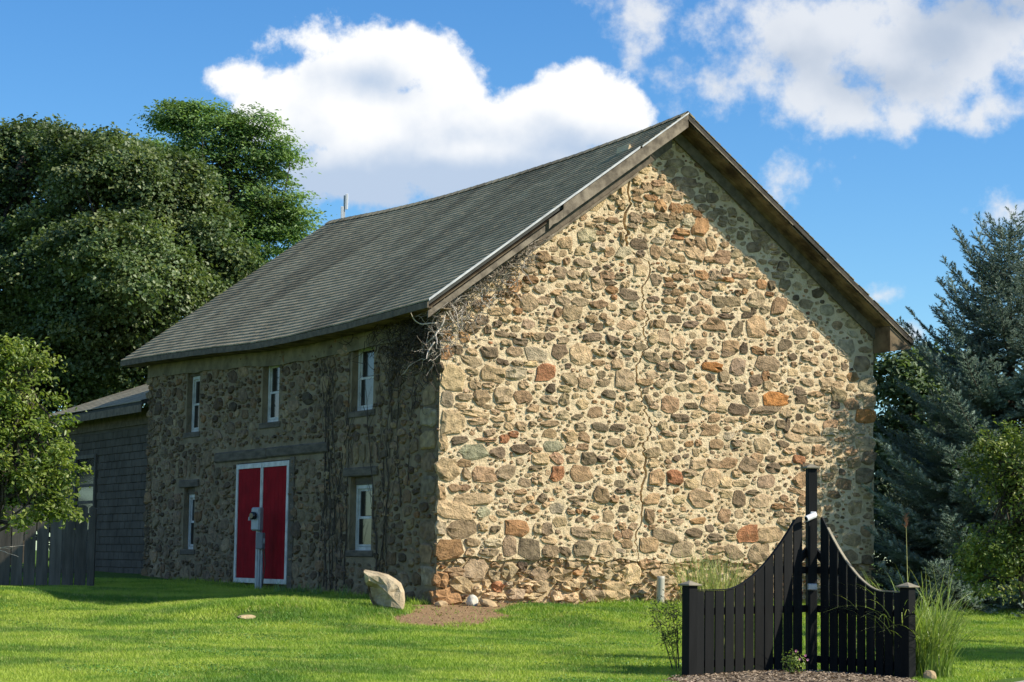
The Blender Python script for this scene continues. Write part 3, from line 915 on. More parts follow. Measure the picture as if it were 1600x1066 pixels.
# ---- stones
PAL = {'g': (0.400, 0.292, 0.174), 'd': (0.225, 0.162, 0.100), 't': (0.515, 0.368, 0.208), 'b': (0.410, 0.265, 0.145), 'm': (0.61, 0.450, 0.268), 'r': (0.36, 0.165, 0.080),
       'o': (0.40, 0.225, 0.105), 'O': (0.46, 0.20, 0.065), 'p': (0.53, 0.43, 0.275), 'n': (0.33, 0.295, 0.19)}
LM = "86,531,26,18,d 66,515,33,20,d 119,525,17,13,d 100,513,13,16,d 129,507,28,10,g 153,506,18,9,d 179,508,10,10,b 191,509,11,9,b 208,508,20,14,t 233,508,21,14,d 264,504,24,13,g 171,495,26,13,d 140,491,21,11,t 34,472,23,17,d 66,470,22,12,t 103,470,36,18,d 158,476,34,17,g 206,473,42,23,p 255,482,35,25,d 65,452,41,16,g 132,454,26,10,d 164,454,25,10,g 193,455,25,10,t 111,431,49,26,tq 160,434,42,19,pq 227,441,37,31,rq 269,432,21,23,g 27,418,48,43,tq 68,433,23,11,g 75,407,22,14,t 103,409,23,10,t 178,413,21,14,t 238,410,19,17,d 268,410,27,12,t 88,386,31,25,t 134,391,34,28,gq 178,390,39,24,b 235,388,32,14,g 269,391,21,21,g 50,384,33,13,g 16,378,23,27,pq 45,368,24,10,t 102,368,18,8,t 136,369,31,10,t 199,370,21,15,b 72,354,61,11,t 119,359,18,8,t 150,354,18,17,t 229,358,25,10,t 267,360,25,15,g 124,346,23,9,t 82,339,38,11,t 28,335,45,38,tq 122,334,13,6,t 148,334,19,12,t 174,335,23,16,t 200,341,17,8,g 237,343,40,11,t 108,321,26,11,g 165,553,17,10,o 123,550,44,14,t 252,557,16,17,b 137,536,22,11,t 163,537,18,11,t 219,538,17,10,t 239,539,19,13,t 13,496,28,20,oq 49,497,20,20,oq 15,465,23,25,oq 283,558,38,28,t 329,550,26,14,b 355,555,16,14,b 440,564,27,19,b 408,569,25,14,g 368,545,19,15,t 306,534,16,12,d 342,535,22,14,d 554,554,23,12,d 483,551,24,17,b 460,548,14,15,t 330,514,39,14,d 377,511,29,14,d 409,519,21,9,b 409,505,21,11,g 439,503,28,12,g 469,520,22,21,t 494,525,24,26,g 304,480,47,39,te 346,485,29,11,t 376,483,19,12,d 410,489,26,9,d 463,483,43,19,gq 500,489,21,13,g 528,491,21,16,b 387,466,26,19,t 343,465,27,10,b 492,466,25,17,g 529,469,31,18,d 408,436,44,34,gq 352,444,18,13,g 469,447,28,15,g 502,450,24,9,g 536,447,27,12,d 356,428,27,14,g 315,426,30,20,t 454,434,31,14,b 486,431,21,15,g 542,428,30,15,g 279,430,29,23,g 370,405,30,14,d 420,405,22,14,g 450,417,20,11,g 457,398,20,19,g 511,392,38,30,bq 309,383,24,16,t 427,386,33,18,t 394,383,19,14,b 474,387,21,12,t 535,367,40,15,d 551,374,17,12,g 306,339,19,15,g 350,341,34,15,d 390,341,32,13,d 493,350,18,17,g 569,583,20,13,g 598,587,22,13,b 559,554,29,14,d 618,556,50,25,b 672,553,21,29,d 720,558,46,37,b 760,551,23,12,b 828,555,38,20,g 579,515,36,18,t 656,517,37,23,b 790,528,33,21,d 720,512,30,15,o 687,515,18,21,d 753,513,21,13,b 575,497,32,14,d 614,495,22,13,b 649,502,32,13,g 610,473,44,17,O 673,476,31,32,gq 745,487,54,26,g 812,489,12,10,b 809,504,20,14,d 841,504,20,12,g 574,454,16,12,b 638,455,23,24,g 607,451,23,14,d 717,451,31,21,d 741,462,19,18,o 766,460,24,13,t 578,432,37,25,t 641,433,34,13,g 677,432,29,18,d 747,443,22,18,t 711,433,21,9,b 786,437,17,12,g 827,435,29,15,d 766,415,56,28,Oq 832,418,30,15,d 603,400,43,30,t 705,412,34,25,g 677,390,41,21,d 741,392,69,15,d 632,389,26,12,t 561,392,30,12,t 792,388,26,17,t 854,401,21,16,g 573,376,22,14,t 616,371,25,16,b 658,369,29,11,t 688,372,18,11,t 560,352,27,11,t 750,363,19,15,d 605,347,43,22,b 713,355,44,17,t 780,365,23,17,d 794,364,18,27,d 825,356,33,17,t 865,498,25,16,t 874,473,18,11,b 903,475,19,11,t 933,470,27,11,t 964,473,24,18,o 894,456,31,19,g 923,453,28,14,tq 958,450,17,14,t 926,432,34,25,tq 866,431,31,11,b 894,440,23,10,t 1003,460,41,33,pq 1008,423,32,25,tq 959,415,38,20,b 983,432,21,9,t 919,411,20,15,d 858,402,29,16,t 998,392,47,28,Oq 934,393,31,11,t 884,387,31,11,t 936,378,20,14,t 906,371,33,16,b 860,357,31,23,tq 825,356,33,16,g 905,355,43,16,p 939,363,25,11,t 975,364,38,22,pq 810,341,44,17,t 864,338,55,11,p 931,340,23,10,b 959,343,23,16,t 997,333,44,27,tq 837,315,33,17,g 875,315,32,20,b 802,311,27,13,t 826,295,30,18,r 935,299,20,11,t 914,277,15,17,t 899,262,29,15,t 925,315,20,12,t 959,316,28,15,b 988,500,38,30,gq 1006,305,32,27,gq 968,294,34,20,t 993,267,41,30,gq 43,302,33,14,d 73,283,51,27,n 126,283,31,19,d 175,292,38,18,d 246,300,36,19,n 107,320,23,13,g 138,310,19,15,r 158,319,22,12,r 217,275,37,22,t 253,277,27,18,b 209,292,21,9,b 197,305,20,10,d 55,261,25,14,b 19,249,43,38,tq 59,241,18,17,t 96,242,48,27,bq 143,246,39,25,g 254,247,29,26,r 210,234,20,14,g 207,257,26,9,d 34,214,23,13,b 56,215,19,11,b 7,204,15,24,bq 75,195,79,20,t 100,216,23,13,t 130,209,14,10,b 175,211,25,10,b 175,196,22,11,t 221,201,18,17,d 197,200,17,9,b 256,217,16,11,t 35,173,68,29,tq 96,172,24,19,n 137,170,26,10,g 199,179,29,19,b 162,183,26,13,t 230,188,13,10,t 50,139,59,32,g 94,142,19,13,t 123,141,19,12,d 168,144,45,27,oq 234,142,25,23,d 213,142,16,20,t 72,115,28,14,t 117,116,29,17,g 152,114,28,25,g 238,122,36,10,t 101,306,36,7,b 7,140,20,26,pq 9,297,17,27,tq 282,320,32,22,t 313,320,23,18,b 283,295,27,14,b 311,301,23,13,b 347,304,24,12,t 379,313,30,14,g 419,317,29,25,t 396,293,29,21,b 428,280,35,25,t 289,277,24,14,t 324,280,31,22,d 355,279,23,12,d 471,296,31,19,g 472,276,28,16,t 507,334,35,9,t 307,251,43,29,b 369,256,23,10,b 428,252,21,17,g 480,249,31,26,b 523,250,34,26,r 556,257,20,14,g 354,210,34,28,b 397,220,23,10,d 423,221,19,12,g 302,202,38,9,g 299,191,23,9,g 382,203,20,14,b 469,205,36,18,b 533,206,25,14,t 336,189,26,11,t 286,176,16,9,b 304,178,12,9,o 321,176,15,9,b 426,167,19,12,t 462,172,25,26,b 511,175,20,9,t 529,163,25,12,g 308,137,42,19,g 354,139,43,29,t 402,152,16,13,b 415,137,27,19,b 391,133,16,15,b 429,152,23,14,g 501,135,55,22,g 413,118,27,14,b 460,117,46,30,b 469,151,15,9,b 578,276,37,18,t 614,279,26,18,t 651,282,41,20,b 701,280,37,30,g 721,294,24,16,b 759,276,36,18,d 827,295,29,17,r 844,280,21,17,d 610,251,43,31,t 643,243,29,20,tq 682,243,35,13,t 744,248,39,23,g 829,254,44,29,b 671,261,20,12,t 619,318,32,19,b 670,322,23,14,g 584,208,52,31,t 677,212,29,29,d 730,208,46,23,g 646,220,29,14,t 709,225,27,11,d 818,231,39,10,b 788,216,18,12,b 771,199,28,11,o 803,205,24,10,b 838,213,27,24,b 642,177,28,26,b 578,165,34,11,o 786,167,30,16,t 659,153,28,15,g 699,141,44,31,rq 751,141,54,29,t 570,141,37,18,d 619,133,33,14,d 659,135,23,12,t 562,237,30,18,t 556,317,19,11,o 578,319,14,12,b 801,311,27,12,t 836,315,33,16,g 785,326,26,11,d 807,340,39,15,t 791,287,32,9,t 755,295,24,12,d 558,259,31,14,g 774,183,24,11,d 801,192,26,10,b 26,101,54,33,oq 68,96,18,14,t 70,112,26,14,t 118,115,31,18,p 108,97,39,14,g 152,108,27,36,g 198,103,44,34,d 243,101,30,22,g 238,121,34,11,t 84,64,45,37,gq 123,54,22,21,ge 40,60,34,16,b 10,46,28,26,oq 54,37,44,26,tq 23,14,50,30,oq 132,34,25,18,re 154,63,31,30,g 218,58,40,25,g 225,34,31,25,ge 196,42,33,14,t 197,29,17,13,b 107,40,16,12,t 110,29,15,11,t 168,20,37,21,g 63,11,30,23,g 156,37,14,11,p 125,73,16,11,b 183,72,21,16,d 91,27,22,16,t 116,17,27,11,t 138,16,21,12,t 204,16,40,11,t 269,57,42,24,tq 343,63,28,22,tq 371,58,24,20,g 398,67,26,15,t 428,60,37,35,t 397,55,15,13,t 391,27,63,33,tq 339,19,45,22,g 292,15,28,15,t 262,17,32,16,t 285,35,26,18,t 308,43,26,20,t 454,80,22,20,b 478,79,27,15,t 510,70,34,17,t 541,69,27,17,t 484,61,25,15,t 512,50,36,22,t 540,58,20,15,t 315,109,39,29,g 366,106,33,28,g 541,108,45,30,g 501,33,29,15,t 501,15,29,15,t 254,108,23,18,d 274,101,23,15,d 414,118,29,15,b 295,77,30,15,g 381,78,24,13,g 664,106,40,27,g 726,105,47,35,g 621,110,35,13,t 613,94,39,9,b 543,75,32,15,t 574,77,23,13,b 539,60,20,11,t 688,67,42,17,t 709,78,26,11,b 154,602,29,22,o 190,614,32,16,o 180,598,16,14,t 211,598,24,14,g 188,572,34,28,g 125,582,16,13,b 143,583,14,12,b 162,581,13,10,b 158,568,16,14,b 127,551,39,15,t 135,569,25,10,t 164,553,18,12,o 190,637,30,17,g 213,644,20,10,b 219,633,20,10,t 218,662,28,21,b 245,658,20,13,g 255,635,26,21,g 270,657,14,14,b 239,620,16,9,b 219,577,28,14,g 249,595,22,12,b 261,582,26,14,d 79,557,23,19,b 157,629,27,14,t 267,693,32,22,t 291,706,19,19,t 315,712,39,26,p 342,746,26,11,t 373,746,28,12,b 422,755,34,21,g 416,739,25,10,g 364,729,18,12,t 346,731,18,11,t 323,733,20,9,t 347,719,22,8,b 349,708,16,8,t 401,712,21,25,t 434,707,34,21,d 341,692,28,17,p 365,683,22,18,b 399,686,31,21,p 434,687,29,13,d 473,693,25,25,b 300,679,24,17,t 245,658,19,13,g 271,657,14,14,r 306,657,35,14,g 425,671,29,11,t 338,648,17,11,d 361,654,15,8,d 255,634,26,20,g 286,632,28,15,g 312,634,15,17,t 330,637,16,13,p 362,637,31,16,b 392,638,23,12,d 444,653,37,21,tq 471,638,34,21,g 288,608,32,15,g 342,618,27,21,t 370,623,26,8,g 403,622,16,11,t 373,610,26,14,o 414,603,42,19,d 315,597,23,14,t 335,595,16,11,g 378,595,13,9,o 303,580,35,16,g 342,578,33,15,b 373,576,21,12,t 421,583,24,12,p 223,575,23,12,g 262,581,28,17,g 216,661,23,20,b 214,645,17,9,b 219,632,19,9,t 238,621,15,9,b 282,563,37,15,t 253,560,19,11,b 469,598,27,11,d 488,658,20,11,b 479,716,25,12,pq 488,706,20,8,g 496,893,34,21,g 486,875,30,14,t 517,875,37,16,g 553,861,38,19,g 506,857,34,17,g 551,840,35,18,gq 524,838,25,17,g 547,820,32,21,g 525,854,14,12,g 488,842,16,14,t 444,853,27,12,t 427,830,18,17,t 450,821,20,19,t 476,830,32,12,b 479,816,30,17,t 502,824,25,18,t 523,810,30,15,g 431,809,25,13,b 461,800,29,13,o 497,802,23,17,t 431,794,22,11,b 485,786,27,23,o 521,785,32,18,oq 550,787,23,16,o 457,785,23,12,t 455,764,27,12,b 489,763,32,17,t 513,768,14,14,b 530,769,17,13,t 513,753,25,15,t 551,759,28,17,p 580,752,39,37,o 536,738,34,12,o 527,727,28,10,r 419,756,38,19,g 461,749,27,15,t 376,792,22,11,g 389,783,18,10,t 398,773,24,10,b 398,808,20,15,t 372,745,27,11,b 577,837,14,9,g 598,837,16,14,g 617,831,16,12,g 587,825,21,11,g 579,809,26,15,g 608,813,28,18,gq 610,798,12,8,g 628,788,27,12,g 587,791,23,16,g 636,773,21,14,g 657,769,17,13,g 608,776,21,20,g 632,762,19,10,g 596,771,26,16,t 658,752,21,10,g 657,788,19,18,g 573,778,21,12,o 635,696,38,27,b 668,706,28,16,g 673,690,19,12,t 701,694,26,22,g 581,717,24,25,b 607,719,23,24,b 639,721,19,12,b 566,696,42,25,t 556,719,23,15,b 538,708,25,14,t 515,711,18,13,t 499,692,23,19,t 526,686,32,16,b 542,664,23,17,t 603,688,23,12,b 517,663,21,13,t 583,656,29,19,o 616,657,28,21,g 642,667,19,12,d 675,661,33,12,b 647,651,26,10,o 712,665,35,13,t 527,646,23,13,b 505,640,17,9,o 600,635,35,15,g 630,636,23,15,t 689,645,28,16,g 731,648,24,18,o 756,648,19,19,d 689,630,13,10,o 673,627,14,12,b 750,629,19,9,o 716,616,43,29,g 629,605,33,24,g 661,609,33,19,t 596,619,28,15,b 776,608,36,32,b 506,598,34,11,b 536,598,23,19,b 580,596,13,12,b 598,587,24,17,b 568,583,21,17,g 501,582,18,11,t 523,581,19,11,t 691,594,21,9,t 712,594,12,15,d 740,597,22,15,g 645,589,26,10,t 508,629,27,12,b 501,614,17,11,g 524,616,23,13,b 546,625,25,14,b 568,628,18,14,b 694,582,26,12,d 645,576,35,12,d 712,722,31,20,gq 731,746,46,24,g 656,752,24,11,g 688,757,26,8,g 742,723,14,22,g 759,726,19,12,g 765,715,19,6,g 760,695,22,10,g 785,689,24,22,g 773,670,27,14,g 790,652,29,24,g 678,743,15,16,g"


def outline(w, h, n, sq, rng):
    """irregular rounded stone outline"""
    e = 2.0 + sq
    th = np.linspace(0, 2 * np.pi, n, endpoint=False) + rng.uniform(0, 0.5) + rng.normal(0, 0.09, n)
    c, s_ = np.cos(th), np.sin(th)
    r = (np.abs(c) ** e + np.abs(s_) ** e) ** (-1 / e)
    r *= 1 + rng.normal(0, 0.075 if sq > 2 else 0.12, n)
    x, y = r * c * w / 2, r * s_ * h / 2
    a = rng.normal(0, 0.10)
    sk = rng.normal(0, 0.15)
    x = x + sk * y
    return np.stack([x * math.cos(a) - y * math.sin(a), x * math.sin(a) + y * math.cos(a)], -1)


def stone_mesh(pl, prot, rng, base=-0.03):
    """domed stone: outline on the wall, shoulder ring, top ring, centre; returns u, v, out"""
    n = len(pl)
    r0 = np.c_[pl, np.full(n, base)]
    r1 = np.c_[pl * 0.965, np.full(n, prot * 0.62) + rng.normal(0, prot * 0.16, n)]
    tilt = rng.normal(0, 0.05, 2)
    top = pl * (0.72 + rng.uniform(-0.06, 0.08))
    r2 = np.c_[top, np.maximum(prot * (1.05 + rng.normal(0, 0.42, n)) + top @ tilt, prot * 0.5)]
    ce = np.array([[0, 0, prot * rng.uniform(0.95, 1.25)]])
    V = np.r_[r0, r1, r2, ce]
    F = []
    for i in range(n):
        j = (i + 1) % n
        F += [(i, j, n + j, n + i), (n + i, n + j, 2 * n + j, 2 * n + i), (2 * n + i, 2 * n + j, 3 * n)]
    return V, F


class Occ:
    def __init__(s, u0, v0, u1, v1, res=0.012):
        s.u0, s.v0, s.res = u0, v0, res
        s.g = np.zeros((int((v1 - v0) / res) + 2, int((u1 - u0) / res) + 2), bool)
        s.own = np.full(s.g.shape, -1, np.int32)

    def cells(s, pl):
        u, v = pl[:, 0], pl[:, 1]
        i0, i1 = int((u.min() - s.u0) / s.res), int((u.max() - s.u0) / s.res) + 1
        j0, j1 = int((v.min() - s.v0) / s.res), int((v.max() - s.v0) / s.res) + 1
        i0, j0 = max(i0, 0), max(j0, 0); i1, j1 = min(i1, s.g.shape[1] - 1), min(j1, s.g.shape[0] - 1)
        if i1 < i0 or j1 < j0:
            return slice(0, 0), slice(0, 0), np.zeros((0, 0), bool)
        U, W = np.meshgrid(s.u0 + (np.arange(i0, i1 + 1) + 0.5) * s.res, s.v0 + (np.arange(j0, j1 + 1) + 0.5) * s.res)
        ins = np.zeros(U.shape, bool)
        x0, y0 = pl[-1]
        for x1, y1 in pl:
            if y1 != y0:
                c = ((y0 > W) != (y1 > W)) & (U < (x1 - x0) * (W - y0) / (y1 - y0) + x0)
                ins ^= c
            x0, y0 = x1, y1
        return slice(j0, j1 + 1), slice(i0, i1 + 1), ins

    def fill(s, pl):
        a, b_, m = s.cells(pl)
        s.g[a, b_] |= m

    def frac(s, pl):
        a, b_, m = s.cells(pl)
        t = m.sum()
        return 1.0 if t == 0 else (s.g[a, b_] & m).sum() / t


rs = np.random.default_rng(5)
gable_stones = []                               # (u, v, outline, colour, protrusion, base)
occ = Occ(-0.3, -0.5, BW + 0.4, 10)
for (x, z), (x2, z2) in zip(CRACK[:-1], CRACK[1:]):
    for t in np.linspace(0, 1, 4):
        cx_, cz_ = x + (x2 - x) * t, z + (z2 - z) * t
        occ.fill(np.array([(cx_ - .015, cz_ - .03), (cx_ + .015, cz_ - .03), (cx_ + .015, cz_ + .03), (cx_ - .015, cz_ + .03)]))
crx = lambda z: np.interp(z, [c[1] for c in CRACK[::-1]], [c[0] for c in CRACK[::-1]])


def tint(c, rng, s_=0.16):
    c = np.array(PAL[c]) * (1 + rng.normal(0, s_))
    c = c * (1 + rng.normal(0, 0.018, 3))
    return np.maximum(c * min(1.0, 0.62 / c.max()), 0.02)


items = []
for e in LM.split():
    u, v, w, h, c = e.split(',')
    items.append((int(u) / 100, int(v) / 100, int(w) / 100, int(h) / 100, c))
items.sort(key=lambda t: -t[2] * t[3])
for (u, v, w, h, c) in items:
    sq = 4.0 if 'q' in c else (0.3 if 'e' in c else rs.uniform(0.6, 2.4))
    if abs(u - crx(v)) < w * 0.57 + 0.04 and v > FZ:               # keep stones off the crack
        d = w * 0.57 - abs(u - crx(v)) + 0.055
        u += d / 2 * (1 if u > crx(v) else -1); w -= d
        if w < 0.05:
            continue
    # right-hand and left-hand quoins run to the corner
    pl = outline(w * 1.14, h * 1.14, 10, sq, rs) + (u, v)
    base_zone = v < FZ + 0.02
    if occ.frac(pl) > 0.30:
        continue
    occ.fill((pl - (u, v)) * (1.0 if base_zone else 1.03) + (u, v))
    gable_stones.append((u, v, pl - (u, v), tint(c[0], rs) * (1.22 if base_zone else 1.0), 0.075 if base_zone else rs.uniform(0.022, 0.048), base_zone))
# smaller stones between them
PICKP = None


def pick(rng, shade=False):
    if PICKP:
        return rng.choice(list(PICKP[0]), p=PICKP[1])
    return rng.choice(list('gdtbrop'), p=[0.24, 0.12, 0.34, 0.17, 0.02, 0.05, 0.06])


def fill_gable(n, wlo, whi, gap, v0, v1):
    for _ in range(n):
        u = rs.uniform(0.02, BW - 0.02); v = rs.uniform(v0, v1)
        w = rs.uniform(wlo, whi); h = w * rs.uniform(0.42, 0.85)
        if v + h / 2 > ztop(u) - 0.02 or u - w / 2 < 0 or u + w / 2 > BW + 0.03:
            continue
        i, j = int((u - occ.u0) / occ.res), int((v - occ.v0) / occ.res)
        if occ.g[j, i]:
            continue
        pl = outline(w, h, 9, rs.uniform(0.6, 2.4), rs) + (u, v)
        if occ.frac((pl - (u, v)) * (1 + 2 * gap / max(h, .05)) + (u, v)) > 0.0:
            continue
        occ.fill((pl - (u, v)) * (1 + 1.2 * gap / max(h, .05)) + (u, v))
        bz_ = v < FZ
        gable_stones.append((u, v, pl - (u, v), tint(pick(rs), rs) * (1.2 if bz_ else 1.0), 0.07 if bz_ else rs.uniform(0.010, 0.024), bz_))


fill_gable(900, 0.30, 0.48, 0.012, 1.0, 9.2)
fill_gable(2400, 0.20, 0.34, 0.012, -0.3, 9.2)
fill_gable(5000, 0.12, 0.22, 0.014, -0.3, 9.2)
fill_gable(9000, 0.05, 0.13, 0.010, -0.3, 9.2)
fill_gable(5000, 0.06, 0.16, 0.004, -0.3, FZ + 0.03)
PICKP = ('mtp', [0.5, 0.3, 0.2])
fill_gable(3500, 0.20, 0.36, 0.007, FZ, 9.2)
fill_gable(9000, 0.11, 0.22, 0.006, FZ, 9.2)
fill_gable(12000, 0.06, 0.12, 0.005, FZ, 9.2)
PICKP = None
# the two lines of quoins at the corners
for zq in np.arange(-0.1, 6.0, 0.34):
    for (u, sgn) in ((0.14, 1), (BW - 0.16, -1)):
        w = rs.uniform(0.30, 0.5); h = 0.30
        if zq > ztop(u) - 0.3:
            continue
        pl = outline(w, h, 10, 4, rs) + (u + sgn * (w / 2 - 0.16), zq + rs.uniform(-.04, .04))
        cu, cv = pl.mean(0)
        if occ.frac(pl) < 0.04:
            occ.fill(pl); gable_stones.append((cu, cv, pl - (cu, cv), tint(rs.choice(list('gtp')), rs), 0.03, False))

# ---- long side wall
OPEN = [(12.37, 13.20, 3.75, 5.32), (7.58, 8.51, 3.75, 5.30), (2.85, 3.86, 3.75, 5.30), (12.49, 13.20, 0.98, 2.50), (2.81, 3.82, 0.98, 2.50), (6.86, 9.85, 0.16, 2.90)]
sw = empty('side_wall'); sw.parent = barn
ST = 5.66
tsg = sorted({0.0, BL} | {o[0] for o in OPEN} | {o[1] for o in OPEN})
zsg = sorted({-0.6, ST} | {o[2] for o in OPEN} | {o[3] for o in OPEN})
V = []; F = []
vi = {}
def gv(x, t, z):
    k = (round(x, 4), round(t, 4), round(z, 4))
    if k not in vi:
        vi[k] = len(V); V.append((x, t, z))
    return vi[k]
for i in range(len(tsg) - 1):
    for j in range(len(zsg) - 1):
        tm, zm = (tsg[i] + tsg[i + 1]) / 2, (zsg[j] + zsg[j + 1]) / 2
        if any(o[0] < tm < o[1] and o[2] < zm < o[3] for o in OPEN):
            continue
        F.append((gv(0, tsg[i], zsg[j]), gv(0, tsg[i], zsg[j + 1]), gv(0, tsg[i + 1], zsg[j + 1]), gv(0, tsg[i + 1], zsg[j])))
for (t0, t1, z0, z1) in OPEN:
    for (a, c) in (((t0, z0), (t0, z1)), ((t0, z1), (t1, z1)), ((t1, z1), (t1, z0)), ((t1, z0), (t0, z0))):
        F.append((gv(0, *a), gv(0, *c), gv(0.34, *c), gv(0.34, *a)))
    F.append((gv(0.34, t0, z0), gv(0.34, t0, z1), gv(0.34, t1, z1), gv(0.34, t1, z0)))
mk('mortar_face', V, F, M['mortar_dark'], sw)
# the walls that face away
b = MB()
b.box((0.0, BL - 0.4, -0.6), (BW, BL, 5.6)); b.box((BW - 0.4, 0.46, -0.6), (BW, BL - 0.41, 5.6))
V2 = [(0, BL - 0.4, 5.6), (BW, BL - 0.4, 5.6), (RIDX, BL - 0.4, 9.4), (0, BL, 5.6), (BW, BL, 5.6), (RIDX, BL, 9.4)]
b.add(V2, [(0, 1, 2), (5, 4, 3), (0, 3, 4, 1), (1, 4, 5, 2), (2, 5, 3, 0)])
b.build('rear_wall', M['mortar_dark'], barn)

side_stones = []
occ2 = Occ(-0.2, -0.6, BL + 0.2, 6)
def rect(o, m=0.02):
    return np.array([(o[0] - m, o[2] - m), (o[1] + m, o[2] - m), (o[1] + m, o[3] + m), (o[0] - m, o[3] + m)])
for o in OPEN:
    occ2.fill(rect(o, 0.04))
occ2.fill(rect((4.85, 11.25, 2.92, 3.24)))
for (a, c) in ((12.25, 13.75), (2.6, 4.2)):
    occ2.fill(rect((a, c, 2.42, 2.66)))
for o in OPEN[:5]:
    occ2.fill(rect((o[0] - 0.15, o[1] + 0.15, o[2] - 0.20, o[2])))


def add_side(u, v, w, h, gap, sq, c=None, n=9):
    pl = outline(w, h, n, sq, rs) + (u, v)
    if occ2.frac((pl - (u, v)) * (1 + 2 * gap / max(h, .05)) + (u, v)) > 0.0:
        return False
    occ2.fill((pl - (u, v)) * (1 + 1.2 * gap / max(h, .05)) + (u, v))
    c = c or rs.choice(list('gdtbo'), p=[0.38, 0.26, 0.18, 0.16, 0.02])
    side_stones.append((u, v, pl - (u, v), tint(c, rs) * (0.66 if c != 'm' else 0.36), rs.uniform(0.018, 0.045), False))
    return True


for o_ in ((12.25, 13.75), (2.6, 4.2)):         # soldier stones of the flat arches
    for q in range(6):
        u = o_[0] + (q + 0.5) * (o_[1] - o_[0]) / 6
        add_side(u + (q - 2.5) * 0.03, 2.90, 0.19, 0.42, 0.005, 3, 't' if q % 2 else 'g')
for zq in np.arange(0.0, 5.5, 0.42):            # quoins at the near corner
    add_side(0.30 + rs.uniform(0, .12), zq + 0.1, 0.62 + rs.uniform(-.1, .1), 0.37, 0.01, 4, rs.choice(list('gtp')), 10)
for (n_, lo, hi, gap) in ((300, 0.40, 0.56, 0.016), (3500, 0.24, 0.40, 0.014), (9000, 0.16, 0.26, 0.012), (12000, 0.09, 0.18, 0.010), (7000, 0.14, 0.30, 0.006), (9000, 0.08, 0.15, 0.006)):
    for _ in range(n_):
        v = rs.uniform(-0.15, 5.3); w = rs.uniform(lo, hi)
        if v > 0.9 and lo > 0.4 and rs.random() < 0.5:
            continue
        u = rs.uniform(0.05, BL - 0.05)
        if occ2.g[int((v + 0.6) / occ2.res), int((u + 0.2) / occ2.res)]:
            continue
        add_side(u, v, w, w * rs.uniform(0.42, 0.75), gap, rs.uniform(0.3, 1.8), c=(str(rs.choice(list('mgt'))) if gap < 0.007 else None))

# place them: the 300 that show largest as parts, the others joined in one part of each wall
cand = []
for i, s_ in enumerate(gable_stones):
    d = 39 + s_[0] * 0.488
    a = (s_[2][:, 0].max() - s_[2][:, 0].min()) * (s_[2][:, 1].max() - s_[2][:, 1].min()) * 0.87 / d ** 2
    if s_[0] > 6 and s_[1] < 1.0:
        a *= 0.3                                # behind the black fence
    cand.append((a, 'g', i))
for i, s_ in enumerate(side_stones):
    d = 39 + s_[0] * 0.873
    a = (s_[2][:, 0].max() - s_[2][:, 0].min()) * (s_[2][:, 1].max() - s_[2][:, 1].min()) * 0.43 / d ** 2
    cand.append((a, 's', i))
cand.sort(reverse=True)
single = {(w, i) for _, w, i in cand[:300]}


def wall_map(which, V, u, v, basez):
    if which == 'g':
        return np.c_[V[:, 0], -V[:, 2] + (0.07 if basez else 0.0), V[:, 1]], (u, 0.0, v)
    return np.c_[-V[:, 2], V[:, 0], V[:, 1]], (0.0, u, v)


rest = {'g': ([], [], []), 's': ([], [], [])}
for which, lst, par in (('g', gable_stones, gw), ('s', side_stones, sw)):
    for i, (u, v, pl, c, pr, bz_) in enumerate(lst):
        V, F = stone_mesh(pl, pr, rs, -0.03)
        W, loc = wall_map(which, V, u, v, bz_)
        if which == 's':
            F = [f[::-1] for f in F]
        if (which, i) in single:
            mk('stone', W, F, M['stone'], par, col=np.tile(c, (len(W), 1)), loc=loc)
        else:
            RV, RF, RC = rest[which]
            n0 = sum(len(x) for x in RV)
            RV.append(W + np.array(loc)); RF += [tuple(k + n0 for k in f) for f in F]; RC.append(np.tile(c, (len(W), 1)))
for which, par in (('g', gw), ('s', sw)):
    RV, RF, RC = rest[which]
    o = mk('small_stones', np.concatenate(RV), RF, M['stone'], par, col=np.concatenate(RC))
    o['kind'] = 'stuff'
print('stones', len(gable_stones), len(side_stones))

